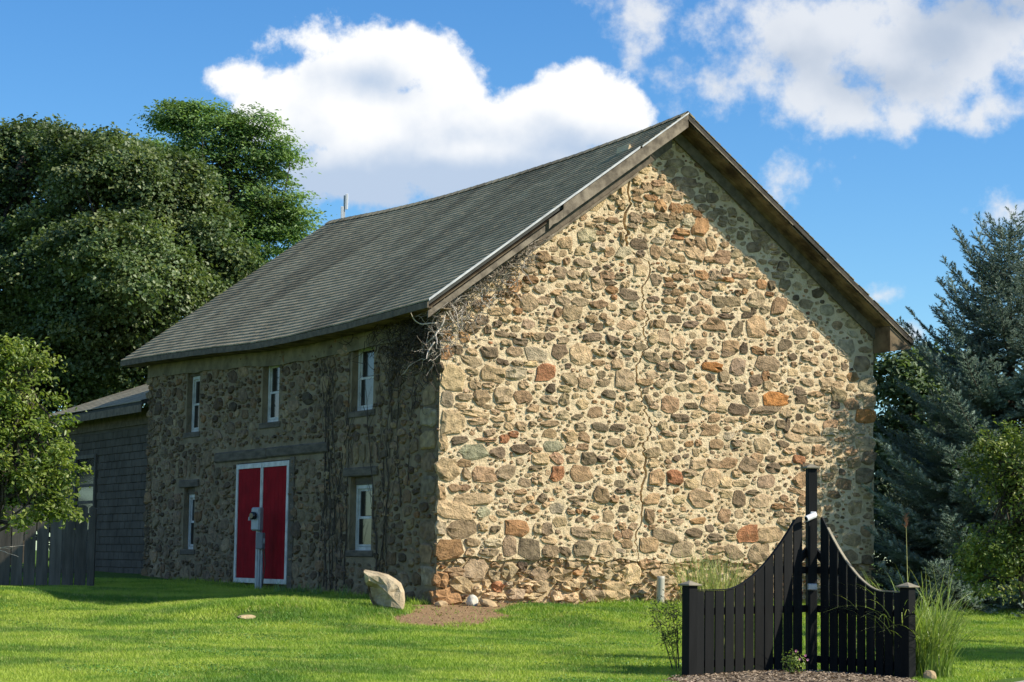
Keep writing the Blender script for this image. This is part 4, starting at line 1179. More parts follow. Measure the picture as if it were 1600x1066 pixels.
# ---- windows of the long side
def make_window(t0, t1, z0, z1, low):
    zt = z1 - 0.22
    b = MB()
    x0, x1 = 0.13, 0.19
    f = 0.075
    b.box((x0, t0 + 0.01, z0), (x1, t0 + 0.01 + f, zt)); b.box((x0, t1 - 0.01 - f, z0), (x1, t1 - 0.01, zt))
    b.box((x0, t0 + 0.012 + f, zt - f), (x1, t1 - 0.012 - f, zt)); b.box((x0, t0 + 0.012 + f, z0), (x1, t1 - 0.012 - f, z0 + f * 0.9))
    w = b.build('window', M['white'], sw)
    zm = z0 + (zt - z0) * 0.50
    b = MB()                                    # sashes
    ta, tb = t0 + 0.014 + f, t1 - 0.014 - f
    g = 0.045
    for (za, zb, xa) in ((z0 + f, zm + 0.02, x0 + 0.012), (zm - 0.018, zt - f - 0.002, x0 + 0.034)):
        b.box((xa, ta, za), (xa + 0.02, ta + g, zb)); b.box((xa, tb - g, za), (xa + 0.02, tb, zb))
        b.box((xa + 0.001, ta + g, zb - g), (xa + 0.019, tb - g, zb)); b.box((xa + 0.001, ta + g, za), (xa + 0.019, tb - g, za + g))
    b.build('sash', M['white'], w)
    for (za, zb, xa) in ((z0 + f, zm, x0 + 0.022), (zm + 0.003, zt - f, x0 + 0.045)):
        b = MB(); b.box((xa, ta + g - 0.01, za + g - 0.01), (xa + 0.006, tb - g + 0.01, zb - 0.02)); b.build('pane', M['glass'], w)
    b = MB(); b.bbox((-0.03, t0 - 0.12, z0 - 0.13), (0.24, t1 + 0.12, z0 - 0.005), 0.015); b.build('sill', M['lintel'], w)
    if low:
        b = MB(); b.bbox((-0.05, t0 - 0.28, z1 - 0.06), (0.22, t1 + 0.28, z1 + 0.12), 0.02); b.build('lintel', M['lintel'], w)
        b = MB(); b.box((0.10, t0 + 0.004, zt + 0.004), (0.26, t1 - 0.004, z1 - 0.064)); b.build('head_board', M['lintel'], w)
    else:
        b = MB(); b.box((0.08, t0 + 0.004, zt + 0.004), (0.26, t1 - 0.004, z1 - 0.004)); b.build('lintel', M['lintel'], w)


for i, o in enumerate(OPEN[:5]):
    make_window(*o, low=i >= 3)

# ---- red double doors, flush with the wall under a long timber lintel
t0, t1, z0, z1 = OPEN[5]
tm = (t0 + t1) / 2
for (a, c) in ((t0 + 0.01, tm - 0.012), (tm + 0.012, t1 - 0.01)):
    b = MB(); b.box((-0.005, a, 0.25), (0.035, c, 2.88))
    d = b.build('door_leaf', M['red'], barn)
    nb = 6                                      # vertical boards with fine joints
    b = MB()
    tr = 0.12
    lo_, hi_ = (a + (0.055 if a > tm else tr), c - (0.055 if c < tm else tr))
    for q in range(nb):
        qa = lo_ + (hi_ - lo_) * q / nb; qb = lo_ + (hi_ - lo_) * (q + 1) / nb
        b.bbox((-0.018, qa + 0.002, 0.36), (-0.006, qb - 0.002, 2.76), 0.003)
    b.build('door_boards', M['red'], d)
    b = MB()
    ea = 0.055 if a > tm else 0.11; ec = 0.055 if c < tm else 0.11
    b.bbox((-0.035, a, 0.25), (-0.0055, a + ea, 2.88), 0.004); b.bbox((-0.035, c - ec, 0.25), (-0.0055, c, 2.88), 0.004)
    b.bbox((-0.034, a + ea + .001, 2.77), (-0.0056, c - ec - .001, 2.88), 0.004); b.bbox((-0.034, a + ea + .001, 0.25), (-0.0056, c - ec - .001, 0.355), 0.004)
    b.build('trim', M['white'], d)
b = MB()
b.bbox((-0.06, 4.88, 2.975), (0.2, 8.1, 3.195), 0.03); b.bbox((-0.055, 8.105, 2.96), (0.2, 11.2, 3.19), 0.03)
b.build('door_lintel', M['lintel'], barn)
b = MB(); b.bbox((-0.03, 6.60, 0.1), (0.1, 6.845, 2.95), 0.01); b.build('door_post', M['lintel'], barn)

# ------------------------------------------------------------------ dead vine under the eave corner and stems on the shaded wall
def wander(p, d, n, step, jit, pull=None, rng=random):
    pts = [Vector(p)]
    d = Vector(d).normalized()
    for _ in range(n):
        d = (d + Vector((rng.gauss(0, jit), rng.gauss(0, jit), rng.gauss(0, jit)))).normalized()
        if pull is not None:
            d = (d + Vector(pull)).normalized()
        pts.append(pts[-1] + d * step)
    return pts


random.seed(21)
vine = empty('dead_vine', tuple(BC), AZ)
tag(vine, 'tangle of bare dead vine twigs under the left eave corner of the stone barn', 'vine')
b = MB()
for q in range(330):
    k = random.random() ** 1.25
    u = -0.35 + 2.3 * k
    zr_ = 9.67 - 0.72 * abs(u - RIDX) - 0.42 - random.random() ** 1.4 * (1.0 - 0.55 * k)
    y = -random.uniform(0.03, 0.52 - 0.3 * k)
    pts = wander((u, y, zr_), (random.uniform(-1, 1), random.uniform(-0.4, 0.2), random.uniform(-0.5, 0.6)), random.randint(4, 9), 0.075, 0.42)
    pts = [Vector((p.x, min(p.y, -0.02) if p.x > -0.05 else p.y, min(p.z, 9.67 - 0.72 * abs(p.x - RIDX) - 0.36))) for p in pts]
    r0 = random.uniform(0.004, 0.011)
    b.tube(pts, [r0 * (1 - 0.6 * i / len(pts)) for i in range(len(pts))], 4, False)
b.build('twigs', M['vine'], vine)
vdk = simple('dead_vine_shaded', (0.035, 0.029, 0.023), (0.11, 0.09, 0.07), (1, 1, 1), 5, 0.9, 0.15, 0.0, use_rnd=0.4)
b = MB()
for q in range(500):                            # dense dead mat round the corner, on the wall in shade
    t = abs(random.gauss(0, 1)) * 1.15
    zz = 5.45 - abs(random.gauss(0, 1)) * (0.42 + 0.25 * math.exp(-t))
    pts = wander((-random.uniform(0.02, 0.22), t, zz), (random.uniform(-.2, .2), random.uniform(-1, 1), random.uniform(-1, 0.5)), random.randint(4, 8), 0.08, 0.4)
    pts = [Vector((min(p.x, -0.015), p.y, min(p.z, 5.5))) for p in pts]
    r0 = random.uniform(0.005, 0.013)
    b.tube(pts, [r0 * (1 - 0.6 * i / len(pts)) for i in range(len(pts))], 3, False)
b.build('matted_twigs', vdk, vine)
b = MB()
for (p, d, n) in (((-0.2, -0.3, 5.15), (-0.9, -0.35, -0.15), 9), ((-0.15, -0.3, 5.05), (-0.55, -0.3, -0.5), 8), ((-0.25, -0.25, 4.8), (-0.5, -0.1, -0.7), 5), ((-0.1, -0.35, 5.3), (-0.6, -0.4, -0.75), 9),
                  ((0.0, -0.3, 5.4), (0.5, -0.1, -0.9), 6), ((0.1, -0.3, 5.2), (-0.8, 0.0, 0.4), 7), ((0.2, -0.2, 5.3), (0.75, -0.05, 0.6), 9), ((0.35, -0.2, 5.4), (-0.9, -0.1, 0.2), 8)):
    pts = wander(p, d, n, 0.085, 0.22)
    b.tube(pts, [0.016 * (1 - 0.6 * i / len(pts)) for i in range(len(pts))], 5, False)
b.build('branch', simple('bleached_branch', (0.62, 0.55, 0.46), (0.45, 0.39, 0.32), (1, 1, 1), 8, 0.85, 0.2, 0.0), vine)

stems = empty('climbing_vine', tuple(BC), AZ)
tag(stems, 'dark bare vine stems climbing the shaded stone wall between the doors and the corner', 'vine')
for (t_, z_, n, lean) in ((2.35, 0.1, 60, 0.004), (2.25, 0.1, 52, -0.006), (2.45, 0.3, 40, 0.008), (4.55, 0.1, 62, 0.0), (4.75, 0.1, 55, 0.006), (4.35, 0.2, 50, -0.004), (5.0, 0.1, 52, 0.004), (4.15, 0.4, 45, -0.006), (1.5, 1.8, 38, -0.006), (4.62, 0.1, 60, 0.003), (2.0, 0.4, 56, 0.002), (5.2, 0.2, 56, -0.002), (3.95, 0.3, 40, 0.001), (1.2, 2.2, 34, 0.002)):
    pts = [Vector((-0.03, t_, z_))]
    d = lean
    for i in range(n):
        d += random.gauss(0, 0.006); d *= 0.93
        pts.append(pts[-1] + Vector((random.gauss(0, 0.004), d + random.gauss(0, 0.012), 0.088)))
        pts[-1].x = min(-0.018, max(-0.06, pts[-1].x))
    pts = [p for p in pts if p.z < 5.2]
    b = MB()
    r00 = random.uniform(0.009, 0.020)
    b.tube(pts, [r00 * (1 - 0.65 * i / len(pts)) for i in range(len(pts))], 5, False)
    for j in range(10):
        p = random.choice(pts[6:])
        q = [p]
        s_ = random.choice((-1, 1))
        for i in range(random.randint(5, 14)):
            q.append(q[-1] + Vector((random.gauss(0, 0.004), s_ * 0.035 + random.gauss(0, 0.02), 0.07)))
            q[-1].x = min(-0.015, max(-0.05, q[-1].x))
        q = [p_ for p_ in q if p_.z < 5.25]
        if len(q) > 2:
            b.tube(q, [0.008 * (1 - 0.6 * i / len(q)) for i in range(len(q))], 3, False)
    b.build('stem', M['vine_dark'], stems)

# ------------------------------------------------------------------ antenna behind the ridge
an = empty('antenna_mast', (*to_world(RIDX, 15.55), float(ridge_z(15.5)) - 0.1))
tag(an, 'short pale mast with two upright white bars on the far end of the barn ridge', 'antenna')
b = MB(); b.tube([(0, 0, 0), (0, 0, 0.72)], 0.025, 8); b.build('mast', M['metal'], an)
for (dx, za, zb) in ((-0.055, 0.10, 0.42), (0.06, 0.34, 0.76)):
    b = MB(); b.bbox((dx - 0.035, -0.06, za), (dx + 0.035, -0.026, zb), 0.008); b.build('bar', M['camera_white'], an)

# ------------------------------------------------------------------ electric meter on its post before the red doors
mx_, my_ = to_world(-0.30, 7.72)
mp = empty('meter_post', (mx_, my_, float(hz(mx_, my_)) - 0.05), AZ - math.pi / 2 + 0.35)
tag(mp, 'grey electric meter box and conduit on a steel post before the red doors', 'utility post')
b = MB(); b.bbox((-0.10, -0.03, 0), (-0.035, 0.03, 1.75), 0.006); b.build('post', M['metal'], mp)
b = MB(); b.tube([(0.01, -0.01, 0), (0.01, -0.01, 1.5)], 0.032, 8); b.build('conduit', M['metal'], mp)
b = MB(); b.tube([(0.09, -0.01, 0), (0.09, -0.01, 0.95)], 0.03, 8); b.build('conduit', M['metal'], mp)
bx_ = MB(); bx_.bbox((-0.115, -0.16, 1.32), (0.145, -0.031, 1.82), 0.02); box = bx_.build('meter_box', M['metal'], mp)
b = MB(); b.bbox((-0.10, -0.175, 1.345), (0.13, -0.1605, 1.795), 0.006); b.build('cover', M['metal'], box)
b = MB()
b.tube([(-0.0, -0.176, 1.64), (0.0, -0.24, 1.64), (0.0, -0.27, 1.64)], [0.085, 0.085, 0.06], 14); b.build('dial_glass', M['glass'], box)
b = MB(); b.tube([(-0.116, -0.09, 1.62), (-0.18, -0.09, 1.62), (-0.23, -0.10, 1.60), (-0.23, -0.10, 1.54)], 0.03, 8); b.build('conduit_hub', M['metal'], box)
b = MB(); b.bbox((0.02, -0.14, 0.93), (0.23, -0.045, 1.28), 0.015); lb = b.build('switch_box', simple('grey_enclosure', (0.19, 0.20, 0.21), (0.15, 0.16, 0.17), (1, 1, 1), 5, 0.5, 0.35, 0.0), mp)
b = MB(); b.bbox((0.231, -0.11, 1.05), (0.26, -0.08, 1.16), 0.006); b.build('handle', M['metal'], lb)
b = MB(); b.tube([(0.21, -0.06, 0.93), (0.22, -0.03, 0.6), (0.16, -0.02, 0.3), (0.12, -0.02, 0.0)], 0.012, 6); b.build('cable', M['vine_dark'], mp)

# ------------------------------------------------------------------ block annex behind the barn
ax = empty('block_annex', (*to_world(0.4, 16.0), 0.2), AZ)
tag(ax, 'low grey block annex with a shallow shingle roof beyond the far end of the barn', 'annex')
b = MB(); b.box((0.03, 0.06, -0.6), (5.5, 8.6, 4.05))
b.build('wall', M['block_joint'], ax)
blk = MB(); blk.bbox((-0.012, 0.0, 0.0), (0.10, 0.388, 0.190), 0.012)
blk0 = None
WINA = (5.15, 6.75, 1.3, 3.25)                  # window opening (y0, y1, z0, z1)
nblk = 0
for r_ in range(19):
    z = 0.10 + r_ * 0.2
    for c_ in range(22):
        y = 0.16 + c_ * 0.4 - (0.2 if r_ % 2 else 0)
        if y < 0.1 or y > 7.15 or (WINA[0] - 0.45 < y < WINA[1] + 0.05 and WINA[2] - 0.25 < z < WINA[3] + 0.05):
            continue
        nblk += 1
        if nblk > 298:
            continue
        if blk0 is None:
            blk0 = blk.build('block', M['block'], ax); o = blk0
        else:
            o = blk0.copy(); COL.objects.link(o); o.parent = ax
        o.location = (random.uniform(-0.004, 0.004), y, z)
print('blocks', nblk)
wn_ = MB()
y0, y1, z0, z1 = WINA
wn_.box((-0.05, y0 - 0.12, z0 - 0.1), (0.06, y0, z1 + 0.1)); wn_.box((-0.05, y1, z0 - 0.1), (0.06, y1 + 0.12, z1 + 0.1))
wn_.box((-0.048, y0 + .001, z1), (0.06, y1 - .001, z1 + 0.1)); wn_.box((-0.048, y0 + .001, z0 - 0.1), (0.06, y1 - .001, z0))
aw = wn_.build('window', M['fence_grey'], ax)
b = MB(); b.box((0.005, y0 + .002, z0 + .002), (0.028, y1 - .002, z1 - .002)); b.build('pane', M['glass'], aw)
for q in range(4):
    b = MB(); b.box((-0.02, y0 + 0.05, z0 + 0.25 + q * 0.46), (0.002, y1 - 0.05, z0 + 0.33 + q * 0.46)); b.build('slat', M['fence_grey'], aw)
b = MB(); b.bbox((-0.05, -0.06, -0.5), (0.05, 0.145, 4.3), 0.01); b.build('corner_board', M['wood_grey'], ax)
RA = 0.36
ar = empty('roof'); ar.parent = ax
b = MB()
b.hexa([(-0.55, -0.02, 4.38), (5.6, -0.02, 4.38 + 6.15 * RA), (5.6, 8.9, 4.38 + 6.15 * RA), (-0.55, 8.9, 4.30), (-0.55, -0.02, 4.48), (5.6, -0.02, 4.48 + 6.15 * RA), (5.6, 8.9, 4.48 + 6.15 * RA), (-0.55, 8.9, 4.40)])
b.build('roof_deck', M['roofing'], ar)
for c in range(24):                             # lapped courses of the annex roof
    V = []; F = []; R = []
    xa, xb = -0.58 + c * 0.26, -0.58 + (c + 1) * 0.26 + 0.03
    for s_ in range(27):
        ya, yb = -0.02 + s_ * 0.33, -0.02 + s_ * 0.33 + 0.325
        n0 = len(V)
        za = 4.475 + (xa + 0.55) * RA; zb = 4.475 + (xb + 0.55) * RA
        V += [(xa, ya, za + 0.03), (xa, yb, za + 0.03), (xb, yb, zb + 0.014), (xb, ya, zb + 0.014), (xa, ya, za + 0.006), (xa, yb, za + 0.006)]
        F += [(n0, n0 + 3, n0 + 2, n0 + 1), (n0, n0 + 1, n0 + 5, n0 + 4)]
        R += [random.random()] * 6
    mk('shingle_course', V, F, simple('annex_shingle', (0.25, 0.222, 0.16), (0.33, 0.295, 0.215), (1, 1, 1), 3, 0.9, 0.2, 0.2, 0.004, use_rnd=0.15) if c == 0 else bpy.data.materials['annex_shingle'], ar, attr=R)
b = MB(); b.box((-0.57, 0.0, 4.20), (-0.545, 8.9, 4.39)); b.build('eave_board', M['wood_grey'], ar)
b = MB(); b.hexa([(-0.02, 0.05, 3.98), (0.02, 0.05, 3.98), (0.02, 8.5, 3.98), (-0.02, 8.5, 3.98), (-0.02, 0.05, 4.42), (0.02, 0.05, 4.42), (0.02, 8.5, 4.36), (-0.02, 8.5, 4.36)])
b.build('frieze_board', M['wood_grey'], ax)

# ------------------------------------------------------------------ grey picket fence at the left
pfy = 45.6
fp = empty('wooden_fence', (-10.4, pfy, 0.0))
tag(fp, 'weathered grey board fence with dog-eared tops in front of the block annex', 'fence')
x = -2.2
q = 0
while x < 1.50:
    w = 0.245 + random.uniform(-0.01, 0.01)
    zb = float(hz(-10.4 + x, pfy)) + 0.04; zt = 1.86 + random.uniform(-0.02, 0.02)
    x1_ = min(x + w, 1.5)
    p = [(x, zb), (x1_, zb), (x1_, zt - 0.05), (x1_ - 0.05, zt), (x + 0.05, zt), (x, zt - 0.05)]
    V = [(a, -0.012, c) for a, c in p] + [(a, 0.012, c) for a, c in p]
    F = [tuple(range(6)), tuple(range(11, 5, -1))] + [(i, i + 6, (i + 1) % 6 + 6, (i + 1) % 6) for i in range(6)]
    mk('board', V, F, M['fence_grey'], fp, attr=[random.random()] * 12)
    x += w + 0.028
for z in (0.42, 1.10, 1.62):
    b = MB(); b.bbox((-2.2, 0.014, z), (1.5, 0.055, z + 0.09), 0.006); b.build('rail', M['fence_grey'], fp)
for px_ in (-2.1, 1.44):
    b = MB(); b.bbox((px_ - 0.05, 0.057, -0.1), (px_ + 0.05, 0.16, 1.8), 0.008); b.build('post', M['fence_grey'], fp)

# ------------------------------------------------------------------ black V-shaped screen with its tall centre post
FL, FR, FC = np.array([2.09, 24.5]), np.array([4.60, 24.5]), np.array([3.645, 25.6])
zf = lambda p: float(hz(p[0], p[1]))
bf_ = empty('black_fence', (FC[0], FC[1], 0.0))
tag(bf_, 'black picket screen in a V with a swooping top, standing in the mulch bed', 'fence')


def fence_panel(P, Q, n, hs):
    """boards from post P to the centre Q; hs(s) height above the ground"""
    d = (Q - P); Ln = np.linalg.norm(d); d = d / Ln
    nrm = np.array([d[1], -d[0]])
    if nrm[1] > 0:
        nrm = -nrm
    s0, s1 = 0.075, Ln - 0.135
    pitch = (s1 - s0) / n
    for i in range(n):
        a, c = s0 + i * pitch, s0 + (i + 1) * pitch - 0.019 - random.uniform(0, 0.007)
        m = 6
        top = [(a + (c - a) * j / (m - 1)) for j in range(m)]
        g = zf(P) + (zf(Q) - zf(P)) * (a / Ln) + 0.03
        poly = [(a, g), (c, g)] + [(s, zf(P) + (zf(Q) - zf(P)) * (a / Ln) + hs(s / Ln)) for s in top[::-1]]
        k = len(poly)
        yo = random.uniform(-0.002, 0.002)
        V = []
        for off in (0.011 + yo, -0.011 + yo):
            for s, z in poly:
                q_ = P + d * s + nrm * off - FC
                V.append((q_[0], q_[1], z))
        F = [tuple(range(k)), tuple(range(2 * k - 1, k - 1, -1))] + [(j, j + k, (j + 1) % k + k, (j + 1) % k) for j in range(k)]
        if d[0] < 0:
            F = [f[::-1] for f in F]
        mk('board', V, F, M['black'], bf_, attr=[random.random()] * (2 * k))
    for z_ in (0.16, 0.76):
        b = MB()
        A = P + d * 0.05 - nrm * 0.034 - FC; B = Q - d * 0.02 - nrm * 0.034 - FC
        b.beam((A[0], A[1], zf(P) + z_), (B[0], B[1], zf(Q) + z_), 0.04, 0.085); b.build('rail', M['black'], bf_)
    # upper rail between the tall boards and the centre post
    A = P + d * (Ln * 0.70) - nrm * 0.034 - FC; B = Q - d * 0.02 - nrm * 0.034 - FC
    b = MB(); b.beam((A[0], A[1], zf(Q) + 1.22), (B[0], B[1], zf(Q) + 1.22), 0.04, 0.085); b.build('rail', M['black'], bf_)
    A = P + d * (Ln - 0.20) - nrm * 0.034 - FC; B = Q - d * 0.03 - nrm * 0.034 - FC
    b = MB(); b.beam((A[0], A[1], zf(Q) + 1.30), (B[0], B[1], zf(Q) + 1.46), 0.035, 0.08); b.build('brace', M['black'], bf_)
    # thin capping that follows the sweep; sunlit edge coloured in on the right
    b = MB()
    pts = []
    for s in np.linspace(s0, s1 - 0.13, 26):
        q_ = P + d * s + nrm * 0.0 - FC
        pts.append((q_[0], q_[1], zf(P) + (zf(Q) - zf(P)) * (s / Ln) + hs(s / Ln) + 0.009))
    for i in range(len(pts) - 1):
        a_, c_ = Vector(pts[i]), Vector(pts[i + 1])
        b.beam(a_, c_, 0.042, 0.012)
    b.build('top_cap', M['cap'] if d[0] < 0 else M['black'], bf_)


def sweep(s):
    t = max(0.0, min(1.0, (s - 0.28) / 0.60))
    return 1.0 + 0.86 * t ** 1.75


fence_panel(FL, FC, 11, sweep)
fence_panel(FR, FC, 9, lambda s: sweep(s * 0.97 + 0.03))
for P, top in ((FL, 1.06), (FR, 1.06)):
    dd = (FC - P); an_ = math.atan2(dd[1], dd[0])
    e = empty('post', (P[0] - FC[0], P[1] - FC[1], zf(P)), an_); e.parent = bf_
    b = MB(); b.bbox((-0.065, -0.065, -0.1), (0.065, 0.065, top), 0.006); b.build('post_shaft', M['black'], e)
    b = MB(); b.bbox((-0.10, -0.10, top), (0.10, 0.10, top + 0.022), 0.006)
    b.add([(-0.085, -0.085, top + 0.022), (0.085, -0.085, top + 0.022), (0.085, 0.085, top + 0.022), (-0.085, 0.085, top + 0.022), (0, 0, top + 0.062)], [(0, 1, 4), (1, 2, 4), (2, 3, 4), (3, 0, 4)])
    b.build('post_cap', M['cap'], e)
e = empty('post', (0, -0.02, zf(FC)), 0.18); e.parent = bf_
e['label'] = 'tall centre post with a pale cap'
b = MB(); b.bbox((-0.057, -0.057, -0.1), (0.057, 0.057, 2.44), 0.006); b.build('post_shaft', M['black'], e)
b = MB(); b.bbox((-0.085, -0.085, 2.44), (0.085, 0.085, 2.465), 0.006)
b.add([(-0.07, -0.07, 2.465), (0.07, -0.07, 2.465), (0.07, 0.07, 2.465), (-0.07, 0.07, 2.465), (0, 0, 2.50)], [(0, 1, 4), (1, 2, 4), (2, 3, 4), (3, 0, 4)])
b.build('post_cap', M['cap'], e)
# camera and junction plate on the centre post
sc_ = empty('security_camera', (FC[0], FC[1] - 0.08, zf(FC) + 1.80))
tag(sc_, 'small white security camera on the tall black centre post', 'camera')
b = MB(); b.bbox((-0.02, -0.022, 0.045), (0.05, 0.0, 0.12), 0.006); b.build('bracket', M['camera_white'], sc_)
b = MB(); b.tube([(0.035, -0.045, 0.085), (0.0, -0.07, 0.068), (-0.085, -0.115, 0.03)], [0.028, 0.036, 0.036], 12); b.build('camera_body', M['camera_white'], sc_)
b = MB(); b.tube([(-0.0855, -0.1155, 0.0297), (-0.090, -0.118, 0.0275)], 0.026, 12); b.build('lens', M['glass'], sc_)
jb = empty('junction_plate', (FC[0], FC[1] - 0.08, zf(FC) + 1.02))
tag(jb, 'small white box fixed to the tall black post below the camera', 'box')
b = MB(); b.bbox((-0.058, -0.035, -0.04), (0.058, 0.0, 0.04), 0.008); b.build('box_body', M['metal'], jb)
b = MB(); b.bbox((-0.050, -0.042, -0.032), (0.050, -0.0355, 0.032), 0.003); b.build('cover', M['white'], jb)

# ------------------------------------------------------------------ rocks and the pipe
def rock(name, c, r, seed, mat, sub=3, rough=0.16, cuts=10, rot=0.0):
    import bmesh
    bm = bmesh.new()
    bmesh.ops.create_icosphere(bm, subdivisions=sub, radius=1.0)
    rg = np.random.default_rng(seed)
    pl = [(Vector(rg.normal(0, 1, 3)).normalized(), rg.uniform(0.62, 0.92)) for _ in range(cuts)]
    for v in bm.verts:
        p = v.co.copy()
        for n_, d_ in pl:
            t = p.dot(n_)
            if t > d_:
                p -= n_ * (t - d_)
        p *= 1 + rough * mnoise.noise(p * 2.3 + Vector((seed, 0, 0))) + rough * 0.4 * mnoise.noise(p * 6 + Vector((seed, 3, 0)))
        v.co = p
    V = np.array([v.co[:] for v in bm.verts]) * np.array(r)
    F = [tuple(v.index for v in f.verts) for f in bm.faces]
    bm.free()
    o = mk(name, V, F, mat, attr=np.full(len(V), 0.5), loc=c)
    o.rotation_euler = (0, rot, 0)
    return o


# boulder: a leaning slab, lower left face shaped back to fall in shade
bo = [(-0.39, 0.63), (-0.37, 0.55), (-0.345, 0.45), (-0.315, 0.35), (-0.28, 0.25), (-0.25, 0.16), (-0.215, 0.09), (-0.16, 0.02), (-0.02, -0.04), (0.16, -0.05), (0.33, -0.05), (0.345, 0.10), (0.33, 0.27), (0.28, 0.40), (0.18, 0.50), (0.04, 0.57), (-0.18, 0.615)]
bV = []
cxb = np.array([0.06, 0.27])
rings = [(0.26, 0.96, 0.03), (0.10, 1.03, 0.0), (-0.08, 1.01, 0.0), (-0.15, 0.94, 0.0), (-0.19, 0.80, 0.0), (-0.205, 0.42, 0.0)]
rg = np.random.default_rng(4)
for (yy_, s_, dz_) in rings:
    for (u, v) in bo:
        p = cxb + (np.array([u, v]) - cxb) * s_
        j = rg.normal(0, 0.012, 3)
        cut = max(0.0, min(1.0, (0.10 - p[0] - 0.9 * max(0.0, p[1] - 0.30)) / 0.30)) * max(0.0, min(1.0, (0.50 - p[1]) / 0.16))
        bV.append((p[0] + j[0], yy_ + j[1] + 0.10 * (p[1] - 0.3) + 0.30 * cut * (yy_ < 0.05), p[1] + dz_ + j[2]))
bV.append((cxb[0], -0.25, cxb[1])); bV.append((cxb[0], 0.28, cxb[1]))
nb_ = len(bo); bF = []
for r_ in range(len(rings) - 1):
    for i in range(nb_):
        bF.append((r_ * nb_ + i, r_ * nb_ + (i + 1) % nb_, (r_ + 1) * nb_ + (i + 1) % nb_, (r_ + 1) * nb_ + i))
for i in range(nb_):
    bF.append(((len(rings) - 1) * nb_ + i, (len(rings) - 1) * nb_ + (i + 1) % nb_, len(rings) * nb_))
    bF.append(((i + 1) % nb_, i, len(rings) * nb_ + 1))
bX, bY = -2.18, 37.6
boulder = mk('boulder', bV, [f[::-1] for f in bF], M['boulder'], attr=[0.5] * len(bV), loc=(bX, bY, float(hz(bX, bY)) + 0.03))
tag(boulder, 'pale angular boulder leaning at the near corner of the barn', 'boulder')
o = rock('round_stone', (-0.66, 39.05, float(hz(-0.66, 39.05)) + 0.07), (0.11, 0.10, 0.13), 3, M['whitestone'], 3, 0.06, 4)
tag(o, 'rounded white stone on the bare earth at the foot of the gable', 'stone')
o = rock('flat_stone', (-0.36, 38.95, float(hz(-0.36, 38.95)) + 0.03), (0.18, 0.12, 0.10), 9, M['tanstone'], 2, 0.1, 8, 0.35)
tag(o, 'small flat tan stone tilted against the foot of the gable', 'stone')
o = rock('rubble_stone', (-1.22, 38.75, float(hz(-1.22, 38.75)) + 0.02), (0.14, 0.12, 0.09), 12, M['tanstone'], 2, 0.12, 8)
tag(o, 'squat rubble stone lying below the corner quoin', 'stone')
o = rock('fence_stone', (4.84, 24.42, float(hz(4.84, 24.42)) + 0.05), (0.10, 0.08, 0.085), 17, M['tanstone'], 2, 0.1, 7, 0.5)
tag(o, 'small tan stone beside the right post of the black fence', 'stone')
# bare spot in the lawn
o = rock('bare_spot', (-4.35, 35.6, float(hz(-4.35, 35.6)) - 0.015), (0.17, 0.30, 0.045), 23, simple('bare_soil', (0.55, 0.42, 0.24), (0.40, 0.30, 0.16), (1, 1, 1), 12, 0.95, 0.1, 0.5, 0.01), 3, 0.15, 4)
tag(o, 'small pale stone flush with the lawn in front of the red doors', 'stone')
px2, py2 = to_world(4.72, -0.28)
pipe = empty('vent_pipe', (px2, py2, float(hz(px2, py2)) - 0.05))
tag(pipe, 'short white plastic pipe standing upright at the foot of the gable', 'pipe')
b = MB()
n = 16
Vp = []; Fp = []
for i, (r_, z) in enumerate(((0.078, 0), (0.078, 0.54), (0.078, 0.60), (0.062, 0.60), (0.062, 0.40))):
    for k in range(n):
        t = 2 * math.pi * k / n
        Vp.append((r_ * math.cos(t) + 0.02 * z, r_ * math.sin(t), z))
for i in range(4):
    for k in range(n):
        Fp.append((i * n + k, i * n + (k + 1) % n, (i + 1) * n + (k + 1) % n, (i + 1) * n + k))
b.add(Vp, Fp); b.build('pipe_wall', M['pipe'], pipe, True)
b = MB(); b.tube([(0.008, 0, 0.40), (0.008, 0, 0.41)], 0.062, 14); b.build('pipe_plug', M['vine_dark'], pipe)

# ------------------------------------------------------------------ foliage


def leaves(P, Nn, Ls, Ws, rng, curl=0.25):
    """folded diamond leaves: two triangles each"""
    n = len(P)
    Nn = Nn / np.linalg.norm(Nn, axis=1, keepdims=True)
    t = rng.normal(0, 1, (n, 3))
    D = np.cross(Nn, t); D /= np.linalg.norm(D, axis=1, keepdims=True) + 1e-9
    S = np.cross(Nn, D)
    Ls = np.broadcast_to(Ls, n)[:, None]; Ws = np.broadcast_to(Ws, n)[:, None]
    b0 = P - D * Ls / 2
    tip = P + D * Ls / 2 - Nn * Ls * curl * 0.5
    s1 = P + S * Ws / 2 + Nn * Ws * curl - D * Ls * 0.05
    s2 = P - S * Ws / 2 + Nn * Ws * curl - D * Ls * 0.05
    V = np.stack([b0, s1, tip, s2], 1).reshape(-1, 3)
    F = np.stack([np.array([0, 1, 2]), np.array([0, 2, 3])])[None] + 4 * np.arange(n)[:, None, None]
    return V, F.reshape(-1, 3)


def lumps(lobes, n, rng, lo=0.32, hi=0.5, shrink=0.86):
    """break each lobe into smaller boughs standing out of it"""
    out = []
    for l in lobes:
        l = np.array(l, float)
        out.append([*l[:3], *(l[3:] * shrink)])
        for _ in range(n):
            d = rng.normal(0, 1, 3); d[2] = abs(d[2]) * 0.9 - 0.25; d[1] = -abs(d[1]) if rng.random() < 0.7 else d[1]
            d /= np.linalg.norm(d)
            out.append([*(l[:3] + d * l[3:] * rng.uniform(0.72, 0.98)), *(l[3:] * rng.uniform(lo, hi) * np.array([1.1, 1.1, 0.8]))])
    return out


